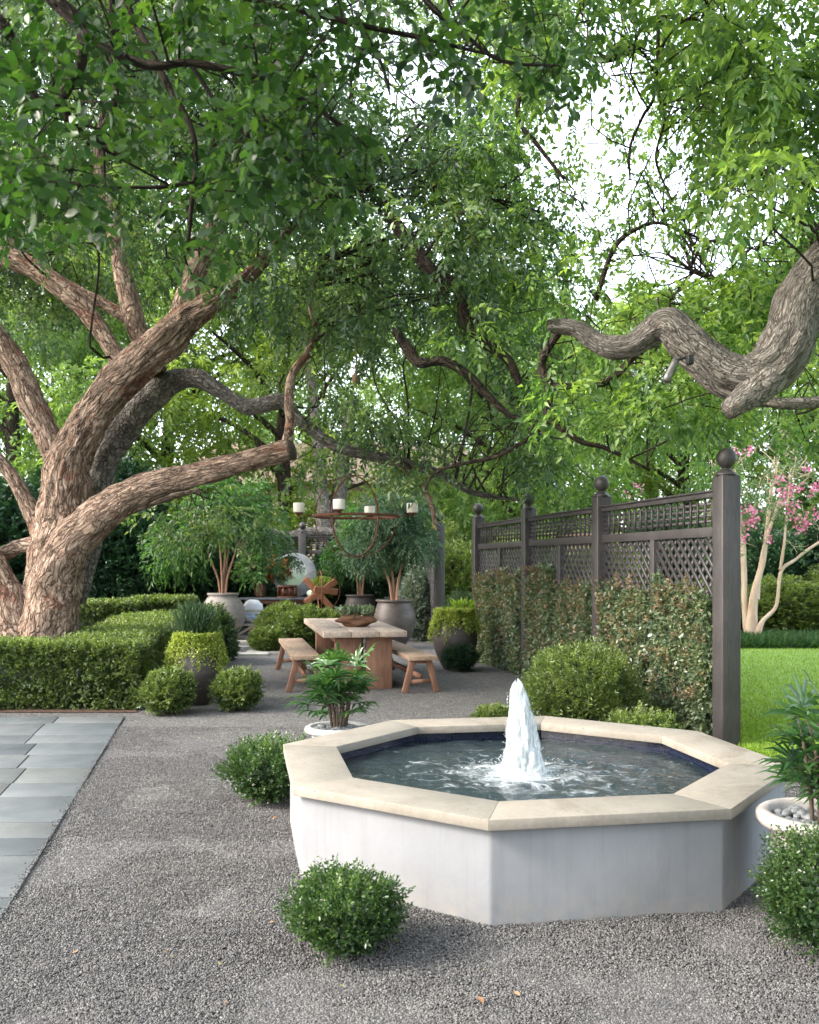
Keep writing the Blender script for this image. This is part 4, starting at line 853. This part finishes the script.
m=MB(); e=P(292,449.6,Y0-.9); d_=nrm(P(291,450,Y0-.9)-P(272,455,Y0-.85)); s_=nrm(np.cross(d_,[0,0,1.])); u_=np.cross(s_,d_); a=np.arange(28)*2*math.pi/28; r_=11*.94*11.3/F
m.add(np.concatenate([e+d_*.012+r_*(np.cos(a)[:,None]*s_+np.sin(a)[:,None]*u_),e-d_*.03+r_*(np.cos(a)[:,None]*s_+np.sin(a)[:,None]*u_)]),[np.arange(28)[None],np.stack([np.arange(28)+28,(np.arange(28)+1)%28+28,(np.arange(28)+1)%28,np.arange(28)],-1)]); m.build('sawn_face',M['cutwood'],TA)
def skygap(px,py):
    g=0
    for (cx,cy,rx,ry) in ((645,185,75,95),(600,110,50,55),(545,120,40,45),(700,235,60,40),(400,85,35,40),(585,250,35,35),(660,110,40,40)):
        if ((px-cx)/rx)**2+((py-cy)/ry)**2<1: g=1
    return g
cl=[]
def addcl(n, bx, by, bY, rr, ft=0, ok=lambda x,y:True):
    k_=0; tries=0
    while k_<n and tries<n*30:
        tries+=1; px=random.uniform(*bx); py=random.uniform(*by); Yd=random.uniform(*bY)
        if skygap(px,py) and by[0]>-60 or not ok(px,py) or (skygap(px,py)): continue
        cl.append((P(px,py,Yd),random.uniform(*rr),ft+random.gauss(0,.1))); k_+=1
addcl(75,(240,560),(70,330),(9.8,14),(.3,.7),-.12, lambda x,y: y<330-.35*abs(x-380))
addcl(26,(285,560),(300,430),(11,14.5),(.25,.5),-.02)
addcl(70,(-60,300),(-60,225),(9.5,15.5),(.4,.85),-.05)
addcl(18,(-60,110),(220,330),(12.8,15),(.3,.55),0)
addcl(22,(300,560),(400,480),(11.8,14.5),(.2,.35),.05)
addcl(10,(150,290),(490,540),(12.8,14.5),(.2,.35),.12)
addcl(45,(-500,560),(-700,-60),(8,15),(.6,1.1),0)
addcl(30,(-700,-60),(-100,350),(9,15),(.6,1.0),0)
addcl(75,(-60,560),(-40,330),(14.5,18.5),(.6,1.0),.1)
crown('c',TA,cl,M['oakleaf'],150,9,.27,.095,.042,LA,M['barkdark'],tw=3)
# --- tree whose limb enters at the right
TB=empty('leaning_tree',(0,0,0),0,'tree whose thick grey sinuous limb reaches in from the right edge','tree')
m=MB(); LB=[]
def l3(pts,bark=.016,yy=7.6,**k): LB.append(limb(m,[(x,y,yy+dy,r) for x,y,dy,r in pts],bark,**k))
l3([(547,326,.5,5.5),(556,326,.48,7),(578,329,.4,8),(596,342,.35,9),(612,348,.3,11),(632,346,.25,11.5),(654,331,.2,13.5),(669,325,.15,16.5),(684,340,.1,18),(704,358,.05,18.5),(728,374,0,21),(752,378,-.05,23),(775,362,-.1,26),(790,335,-.1,26),(797,308,-.1,25),(812,284,-.1,25),(835,262,-.1,27),(880,235,0,30),(940,215,.2,36),(1010,225,.3,42),(1060,330,.3,48),(1080,500,.3,52),(1090,780,.3,62)],.016,seg=56,step=.016)
l3([(790,350,-.1,20),(768,378,-.15,18),(748,396,-.2,15),(733,407,-.25,12),(727,411,-.26,9)],.014,seg=40,step=.014)
l3([(860,395,.6,7),(819,402,.6,6),(790,404,.6,5.5),(765,402,.7,5),(742,404,.8,3.5)],.006,seg=16)
l3([(1040,300,.3,30),(960,120,.3,20),(900,0,.2,12),(820,-120,0,8)],.01,seg=24)
dk=MB(); 
def l4(pts,yy=10.5,seg=12,bark=.006):
    dk=MB(); LB.append(limb(dk,[(x,y,yy+dy,r) for x,y,dy,r in pts],bark,seg=seg,step=.05)); dk.build('branch',M['barkdark'],TB,True)
l4([(390,215,.4,7),(415,250,.2,7),(435,275,0,6.5),(452,283,0,6),(462,300,0,5.5),(466,322,0,5.5),(484,343,0,5),(502,355,0,5),(512,366,0,4.5),(520,386,0,3.5)])
l4([(449,281,0,6),(442,292,0,5),(432,305,.1,5)])
l4([(395,330,.2,4),(410,352,.1,5.5),(419,363,0,5),(443,361,0,4.5),(468,375,0,4.2),(484,391,0,4),(512,416,0,2.6),(552,423,0,1.8)])
l4([(560,330,-1,4),(541,362,-.8,5),(549,386,-.8,5),(547,413,-.8,4),(558,425,-.8,3.5),(582,442,-.8,3),(605,448,-.8,2.4),(650,470,-.8,1.5)])
l4([(549,387,-.8,4),(590,386,-.8,4),(612,378,-.8,4),(625,366,-.8,3.5),(640,350,-.8,3)])
l4([(425,490,1.2,0.93),(440,470,1.,1.6),(500,455,.7,1.9),(540,430,.4,1.9)])
l4([(658,-40,-2.5,2.2),(658,0,-2.5,1.9),(656,87,-2.5,1.6),(642,118,-2.5,1.5),(630,148,-2.5,1.1),(630,180,-2.5,0.74)])
l4([(656,87,-2.5,1.2),(664,120,-2.5,1.1),(656,160,-2.5,1.1),(672,200,-2.5,0.74)])
l4([(596,300,-.5,2.5),(605,271,-.5,2.5),(616,245,-.5,2.2),(635,230,-.5,1.9),(660,223,-.5,1.5),(700,238,-.5,1.2),(758,250,-.5,0.99)])
l4([(425,255,0,1.6),(440,235,0,1.6),(472,205,0,1.4),(500,190,0,1.2),(530,167,0,0.74)])
l4([(472,203,0,1.1),(500,200,0,0.99),(540,212,0,0.62)])
l4([(480,-20,-1.5,5),(505,5,-1.5,5),(530,28,-1.5,5),(538,45,-1.5,4),(524,80,-1.5,2.6),(518,118,-1.5,2.4),(535,142,-1.5,2.2),(564,179,-1.5,1.4)])
l4([(610,50,-.6,5),(640,45,-.6,4.5),(600,60,-.6,3.5),(560,40,-.6,2)])
l4([(700,-30,-1,4),(710,30,-1,3.5),(735,60,-1,2.8),(780,80,-1,2)])
l4([(819,230,.8,5),(780,290,.8,4.5),(750,300,.8,4),(715,280,.8,3),(690,270,.8,2)])
LO=[m.tube([[5.05,7.9,4.2,.16],[4.6,6.6,6.2,.12],[3,4.8,6.6,.09],[1,3.2,6.4,.05],[-1.2,2,6.3,.02]],16,.1,bark=.01),m.tube([[5.05,7.9,4.0,.15],[5.9,5.5,5.6,.1],[4.8,2.5,6.2,.05],[3.6,1,6,.02]],16,.1,bark=.01),m.tube([[5.0,7.9,4.4,.14],[3.5,8.1,7.6,.10],[1.2,7.6,8.2,.06],[-1,7,8,.02]],14,.1,bark=.01)]  # limbs above the frame, added to carry the overhead shading clumps
m.build('trunk',M['bark2'],TB,True)
cl=[]
addcl(70,(480,900),(-60,150),(7,13),(.25,.55),.12)
addcl(30,(700,900),(60,215),(6.5,11),(.22,.42),.05); addcl(22,(700,900),(215,340),(8.6,11.5),(.22,.4),.1)
addcl(22,(440,580),(130,330),(9.5,12.5),(.25,.45),.1)
addcl(24,(570,819),(255,345),(8.8,11.5),(.18,.32),.12)
addcl(22,(540,740),(365,420),(8.5,12),(.22,.40),.1); addcl(26,(500,760),(400,490),(12.5,16),(.3,.5),.1)
addcl(14,(755,900),(395,440),(9.5,12),(.18,.3),.15)
addcl(6,(560,720),(300,340),(8.3,9),(.12,.2),.0)
addcl(8,(600,720),(130,260),(9,12),(.12,.2),.25, lambda x,y: True)
addcl(30,(480,1300),(-600,-60),(6,12),(.5,.9),.1)
addcl(25,(900,1500),(-100,350),(6,12),(.4,.8),.1)
for px,py in ((562,306),(600,322),(632,318),(700,318),(752,345),(770,330)): cl.append((P(px,py,8.1),.12,.1))
for k_ in range(62):   # thin sprays inside the bright opening
    px=random.uniform(560,740); py=random.uniform(90,280); cl.append((P(px,py,random.uniform(9,13)),random.uniform(.1,.2),.2))
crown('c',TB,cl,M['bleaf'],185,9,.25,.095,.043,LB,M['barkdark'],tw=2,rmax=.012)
cl=[]
while len(cl)<110:  # unseen clumps above the frame, added to shade fountain and foreground
    q=np.array([random.uniform(-2.5,6.5),random.uniform(.5,8.5),random.uniform(4.8,9)])
    if q[2]>2.9+.62*q[1]: cl.append((q,random.uniform(.6,1.0),0))
crown('c',TB,cl,M['bleaf'],60,9,.32,.13,.05,LO,M['barkdark'],tw=1,rmax=.02)
# spotlight on the limb
sl=empty('garden_spotlight',tuple(P(671,368,7.5)),0,'small metal spotlight clamped under the grey limb','spotlight'); q0=P(676,360,7.5)-P(671,368,7.5); q1=P(666,381,7.45)-P(671,368,7.5)
m=MB(); m.tube([[*q0,.028],[*(q0*.5+q1*.5),.029],[*q1,.031]],16,.05); m.build('lamp_body',M['steel'],sl,True)
m=MB(); m.tube([[*q0,.012],[*(P(688,357,7.48)-P(671,368,7.5)),.012]],8,.05); m.box(tuple(P(690,360,7.38)-P(671,368,7.5)),(.045,.06,.07)); m.build('mount',M['blackmetal'],sl,bevel=.004)
cb=MB(); cb.tube([[*P(664,300,7.7),.004],[*P(678,318,7.56),.006],[*P(697,340,7.50),.006],[*P(712,352,7.44),.006]],6,.02); cb.tube([[*P(690,356,7.36),.006],[*P(705,353,7.37),.006],[*P(725,358,7.36),.006],[*P(750,365,7.33),.006]],6,.02)
cb.build('cable',M['blackmetal'],sl,True)
# --- foreground tree with dark leaves overhead
TC=empty('foreground_tree',(0,0,0),0,'nearest tree, dark leafy branches hanging over the upper left','tree')
m=MB(); LC=[]
def l5(pts,yy=3.2,bark=.003,seg=12): LC.append(limb(m,[(x,y,yy+dy,r) for x,y,dy,r in pts],bark,seg=seg,step=.03))
LC.append(m.tube([[-3.4,1.2,-.1,.2],[-3.3,1.3,1.2,.16],[-2.9,1.6,2.6,.13],[-2.3,2.0,3.5,.09],[-1.6,2.5,4.0,.05]],32,.04,bark=.02))
LC.append(m.tube([[-3.1,1.4,2.0,.11],[-2.2,.2,3.6,.09],[-.8,-1.5,4.6,.07],[2,-2.5,5.3,.04],[4,-3,5.6,.02]],16,.1,bark=.01)); LC.append(m.tube([[-3.2,1.3,1.8,.1],[-4,-1,3.6,.08],[-4.5,-4,4.8,.04]],16,.1,bark=.01))  # unseen limbs behind the camera, added to carry the light-blocking clumps
l5([(-500,-260,.0,14),(-200,-120,0,9),(0,-40,0,6),(60,10,0,5),(100,45,0,5),(150,66,0,4.5),(190,63,0,3.5),(250,76,0,3),(300,98,.1,2.5),(340,125,.1,2),(372,150,.2,1.2)])
l5([(110,-60,.2,5),(125,0,.2,4),(165,80,.2,3.4),(190,125,.2,3),(196,160,.2,2.8),(192,200,.2,2.4),(188,250,.2,1.4)])
l5([(-40,10,-.1,6),(0,20,-.1,5),(18,55,-.1,4),(36,98,-.1,3.2),(60,105,-.1,3),(85,135,0,2.2),(130,160,0,1.4)])
l5([(-60,180,.1,2.4),(0,182,.1,2.2),(60,183,.1,2.1),(110,187,.1,2),(160,187,.1,1.8),(195,182,.1,1.6)])
l5([(55,0,.3,6),(78,20,.3,6),(82,60,.3,6),(62,100,.35,5),(70,120,.35,3)])
l5([(112,-20,.3,3.2),(112,60,.3,3),(116,95,.3,3),(105,125,.3,3.6),(86,144,.3,3)])
l5([(190,63,.0,2.4),(230,120,0,2),(270,150,0,1.6),(310,170,0,1)])
l5([(190,-40,.1,4),(240,-5,.1,3.5),(300,10,.1,3),(360,25,.1,2.6),(420,38,.1,2.2),(470,50,.2,1.6),(505,58,.2,1)])
l5([(360,25,.1,2),(380,60,.1,1.6),(390,95,.1,1)])
l5([(400,-30,0,3),(435,10,0,2.5),(460,30,0,2),(500,60,0,1.6),(560,66,0,1)])
m.build('trunk',M['barkdark'],TC,True)
cl=[]
def addnear(n,bx,by,bY,rr,ft=0,ok=lambda x,y:True):
    k_=0
    while k_<n:
        px=random.uniform(*bx); py=random.uniform(*by)
        if not ok(px,py): continue
        cl.append((P(px,py,random.uniform(*bY)),random.uniform(*rr),ft+random.gauss(0,.12))); k_+=1
addnear(70,(-40,400),(-40,215),(2.7,4.3),(.09,.2),0,lambda x,y: y<235-.25*x+30*math.sin(x*.03) and not (x>330 and 55<y<130))
addnear(10,(150,290),(150,270),(3.1,3.7),(.06,.11),.1,lambda x,y: abs(x-190-(y-150)*.1)<70)
addnear(14,(380,560),(-20,70),(2.7,3.6),(.06,.11),-.1)
addnear(8,(290,400),(90,200),(3,3.6),(.06,.12),.2)
addnear(3,(430,480),(60,100),(3,3.2),(.04,.06),-.1)
addnear(50,(-450,300),(-900,-40),(2.0,4.3),(.2,.35),0)
for k_ in range(60):  # unseen clumps over and behind the camera, added to block light from there
    cl.append((np.array([random.uniform(-2.5,6),random.uniform(-6,1.0),random.uniform(3.6,6.5)]),random.uniform(.5,.8),0))
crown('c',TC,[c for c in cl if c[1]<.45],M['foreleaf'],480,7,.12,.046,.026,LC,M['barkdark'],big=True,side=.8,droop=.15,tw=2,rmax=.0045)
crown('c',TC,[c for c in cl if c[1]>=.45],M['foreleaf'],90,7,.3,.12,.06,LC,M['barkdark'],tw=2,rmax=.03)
# --- trees beyond the garden
def bgtree(seed, h, R, nsp=62, L=.19, mat=None, barkm='barkdark', loc=(0,0,0), label='', group='trees beyond the garden', low=.22, name='background_tree',flat=1.0):
    root=empty(name,loc,0,label,'tree',group); R_=random.Random(seed); m=MB(); lim=[]
    lim.append(m.tube([[0,0,-.1,.28],[.1,0,h*.2,.22],[-.1,.1,h*.45,.17],[.1,-.1,h*.75,.08]],14,.3,bark=.02))
    cl=[]
    for k_ in range(74):
        z=h*(low+(1-low)*R_.random()); q=(z/h-low)/(1-low); w=R*(math.sin(math.pi*min(1,max(.0,.12+.80*q)))**.6); a=R_.uniform(0,6.28); rr=w*math.sqrt(R_.random())*.95
        cl.append(((rr*math.cos(a)*1,rr*math.sin(a)*flat,z),R_.uniform(.7,1.25),R_.gauss(0,.14)))
    for k_ in range(9):
        a=k_*.7; z=h*(.15+.06*k_); lim.append(m.tube([[0,0,z,.1],[R*.35*math.cos(a),R*.35*math.sin(a),z+h*.1,.07],[R*.75*math.cos(a),R*.75*math.sin(a),z+h*.16,.03]],8,.3))
    m.build('trunk',M[barkm],root,True); crown('c',root,cl,mat or M['bgleaf'],nsp,8,.42,L,L*.36,lim,M['barkdark'],tw=1); return root
bgs=[bgtree(1,13,4.6,loc=(-11,27,0),label='leafy tree beyond the garden at the far left behind the old tree'),
     bgtree(2,10,4.2,loc=(3.0,29,0),label='bright leafy tree rising over the middle of the trellis'),
     bgtree(3,11.5,4.4,mat=leafmat('yellow_green_leaf',(.07,.12,.03),(.155,.23,.05),(.30,.38,.08),.5,.5,.3),loc=(-3.6,28,0),label='yellow green tree above the ring chandelier')]
spec=[(0,(-17,30,0),1.0,1.1,'broad tree at the outer left behind the garden'),(1,(-7.6,31,0),1.1,1.15,'tree between the old tree trunk and the potted tree, beyond the back trellis'),
 (2,(8.6,30,0),.95,.86,'yellow green tree behind the fence end post'),(0,(13,29,0),1.0,.95,'tall tree behind the pink flowering tree'),(1,(18,31,0),1.1,1.0,'tree beyond the lawn at the outer right'),
 (2,(-13,38,0),1.2,1.4,'farthest yellow green tree at the left'),(0,(-5,50,0),1.2,1.3,'tall far tree behind the cream house'),(1,(3.5,38,0),1.3,1.1,'far tree seen through the gap between the trellis fences'),(0,(10,40,0),1.2,.95,'far tree below the bright sky opening'),(2,(19,42,0),1.3,1.3,'farthest tree at the right beyond the wall'),(0,(-22,34,0),1.1,1.2,'far tree at the extreme left edge')]
for si,loc,s,sz,lab in spec: copy_tree(bgs[si],loc=loc,rz=random.uniform(0,6.28),scale=(s,s,sz),label=lab)
for si,loc,sc_ in ((0,(3.5,-8,0),.85),(1,(8,-7,0),.9)): copy_tree(bgs[si],loc=loc,rz=1.+si,scale=sc_,label='unseen leafy tree added behind the viewpoint to shade the fountain front, '+('at the left' if loc[0]<0 else 'at the right' if loc[0]>5 else 'in the middle'))  # unseen tree copies added behind the camera to darken the fountain front
# grey trunks behind the mirror
m=MB(); tg=empty('grey_trunk_tree',(0,0,0),0,'pair of pale grey trunks behind the back trellis near the chandelier','tree')
c1=m.tube([[*P(323,620,26),.22],[*P(324,540,26),.2],[*P(322,490,26),.18],[*P(316,420,26),.14],[*P(305,330,26),.1]],20,.1,bark=.015); c2=m.tube([[*P(338,620,26.3),.26],[*P(338,520,26.3),.24],[*P(342,470,26.3),.2],[*P(352,400,26.3),.15]],20,.1,bark=.015)
c3=m.tube([[*P(345,533,25.9),.12],[*P(310,532,25.8),.14],[*P(285,536,25.8),.13],[*P(262,528,25.9),.1]],12,.1,bark=.015)
m.build('trunk',M['bark2'],tg,True); cl=[(P(random.uniform(280,390),random.uniform(250,450),random.uniform(24.5,27)),random.uniform(.4,.8),.05) for k_ in range(26)]; crown('c',tg,cl,M['bgleaf'],50,8,.34,.12,.04,[c1,c2],M['barkdark'],tw=1)
# crape myrtle
cm=empty('crape_myrtle',(0,0,0),0,'pink flowering crape myrtle with smooth pale multiple trunks across the lawn','tree'); m=MB(); LM=[]; yy=19.8
for pts in ([(752,644,0,9),(752,620,0,7),(755,590,0,5),(763,560,.1,4),(768,520,.2,3),(772,480,.3,2)],[(750,644,.1,8),(745,610,.1,4.5),(744,570,.2,4),(742,530,.3,3),(736,490,.4,2)],[(754,644,-.1,7),(762,622,-.1,3),(776,606,-.1,2.6),(781,572,-.1,2.5),(795,560,0,2.2),(815,545,0,2),(850,525,.1,1.5)],[(756,600,0,4.5),(760,570,.1,3),(766,540,.1,2.6),(780,500,.2,2)],[(780,570,-.1,2),(784,545,-.1,1.6),(786,520,0,1.4),(790,480,0,1)]):
    LM.append(limb(m,[(x,y,yy+d,r*.72) for x,y,d,r in pts],.008,seg=14,step=.05))
m.build('trunk',M['smoothbark'],cm,True); cl=[(P(random.uniform(705,900),random.uniform(420,548),random.uniform(18.8,21)),random.uniform(.28,.5),.05) for k_ in range(70)]
crown('c',cm,cl,leafmat('myrtle_leaf',(.04,.09,.05),(.08,.15,.07),(.15,.23,.1),.4,.45,.3),75,8,.24,.07,.03,LM,M['smoothbark'],tw=2,droop=.2)
m=MB()
for (px,py) in [(779,480),(782,492),(791,487),(797,490),(787,496),(755,512),(753,520),(749,525),(757,517),(796,520),(800,530),(808,517),(815,515),(805,525),(813,490),(745,538),(769,540),(790,512),(786,505),(748,508),(818,485),(795,505),(640,488),(629,492),(612,490),(735,452),(750,450),(806,470)]:
    c=P(px,py,yy-.9); n=16; m.leaves(c+rng.normal(0,.055,(n,3)),rng.normal(0,1,(n,3)),rng.normal(0,1,(n,3)),.07,.06,rng.random(n))
m.build('blossom',M['pink'],cm)
# background shrubs
es=shrub('evergreen_shrub',(-6.6,21.5,0),1.3,3.0,'dark evergreen shrub left of the grey potted tree','dark',3200,.1,.05,.2,'dark evergreen shrubs behind the garden',seed=31)
for x,y,r,h,lab in ((-9.2,21,1.7,3.4,'dark evergreen shrub behind the left side of the old trunk'),(-4.9,22.6,1.0,2.6,'dark evergreen shrub against the back trellis beside the trestle table'),(-12.5,20,2,3.6,'dark evergreen shrub at the outer left edge'),(-7.9,24,1.9,4.2,'tallest dark evergreen behind the clipped hedges'),(-.2,22.9,.9,2.2,'dark evergreen shrub against the back trellis behind the potted trees'),(6.4,23.8,1.2,2.9,'tall dark evergreen against the garden wall left of the crape myrtle trunks'),(8.6,23.7,1.2,2.5,'dark evergreen against the garden wall behind the crape myrtle'),(10.8,23.8,1.3,3.0,'dark evergreen against the garden wall at the far right'),(-3.9,23.0,.8,1.7,'low dark evergreen behind the trestle table'),(-1.6,23.0,.8,2.0,'dark evergreen shrub right of the moon mirror')):
    shrub('evergreen_shrub',(x,y,0),r,h,lab,src=es)
for x,y,r,h,lab in ((8.4,21.6,1.0,1.3,'leafy shrub right of the crape myrtle trunks'),(6.4,22.4,.9,1.2,'leafy shrub behind the crape myrtle trunks'),(10.3,22,1.2,1.8,'taller leafy shrub at the right end of the garden wall'),(2.6,22.5,1.2,2.3,'leafy shrub behind the middle of the trellis fence'),(4.6,22.9,1.3,2.0,'leafy shrub behind the near part of the trellis fence'),(2.9,14.6,.7,1.4,'leafy shrub behind the trellis at its third post'),(.6,24.6,1.0,2.6,'tall leafy shrub framed by the far trellis post')):
    shrub('garden_shrub',(x,y,0),r,h,lab,src=b9)
# ------------------------------------------------------------------ light, sky, camera
W=bpy.data.worlds.new('World'); bpy.context.scene.world=W; W.use_nodes=True; nt=W.node_tree; nt.nodes.clear()
EL,AZ=math.radians(34),math.radians(-104)     # azimuth clockwise from +Y (view direction)
sky=nt.nodes.new('ShaderNodeTexSky'); sky.sky_type='NISHITA'; sky.sun_disc=False; sky.sun_elevation=EL; sky.sun_rotation=AZ; sky.dust_density=4; sky.air_density=1.0; sky.ozone_density=1
bg=nt.nodes.new('ShaderNodeBackground'); bg.inputs[1].default_value=.15; ow=nt.nodes.new('ShaderNodeOutputWorld'); mx=nt.nodes.new('ShaderNodeMix'); mx.data_type='RGBA'; mx.inputs[0].default_value=.6; nt.links.new(sky.outputs[0],mx.inputs[6]); mx.inputs[7].default_value=(3.6,3.75,3.95,1); nt.links.new(mx.outputs[2],bg.inputs[0]); nt.links.new(bg.outputs[0],ow.inputs[0])
sd=bpy.data.lights.new('sun','SUN'); sd.energy=.8; sd.angle=math.radians(16); sd.color=(1,.95,.88); so=bpy.data.objects.new('sun',sd); C.objects.link(so)
from mathutils import Vector
dv=Vector((math.sin(AZ)*math.cos(EL),math.cos(AZ)*math.cos(EL),math.sin(EL))); so.rotation_euler=dv.to_track_quat('Z','Y').to_euler()
cd=bpy.data.cameras.new('camera'); co=bpy.data.objects.new('camera',cd); C.objects.link(co); co.location=(0,0,HC); co.rotation_euler=(math.pi/2,0,0)
cd.sensor_width=36; cd.lens=36*F/1024; cd.shift_y=(HY-512)/1024; cd.clip_end=2000; cd.clip_start=.05
cd.dof.use_dof=True; cd.dof.focus_distance=6.5; cd.dof.aperture_fstop=4.5
s=bpy.context.scene; s.camera=co
s.view_settings.view_transform='Standard'; s.view_settings.look='None'; s.view_settings.exposure=2.95; s.view_settings.gamma=1
s.cycles.max_bounces=8; s.cycles.diffuse_bounces=3; s.cycles.transmission_bounces=6; s.cycles.transparent_max_bounces=12
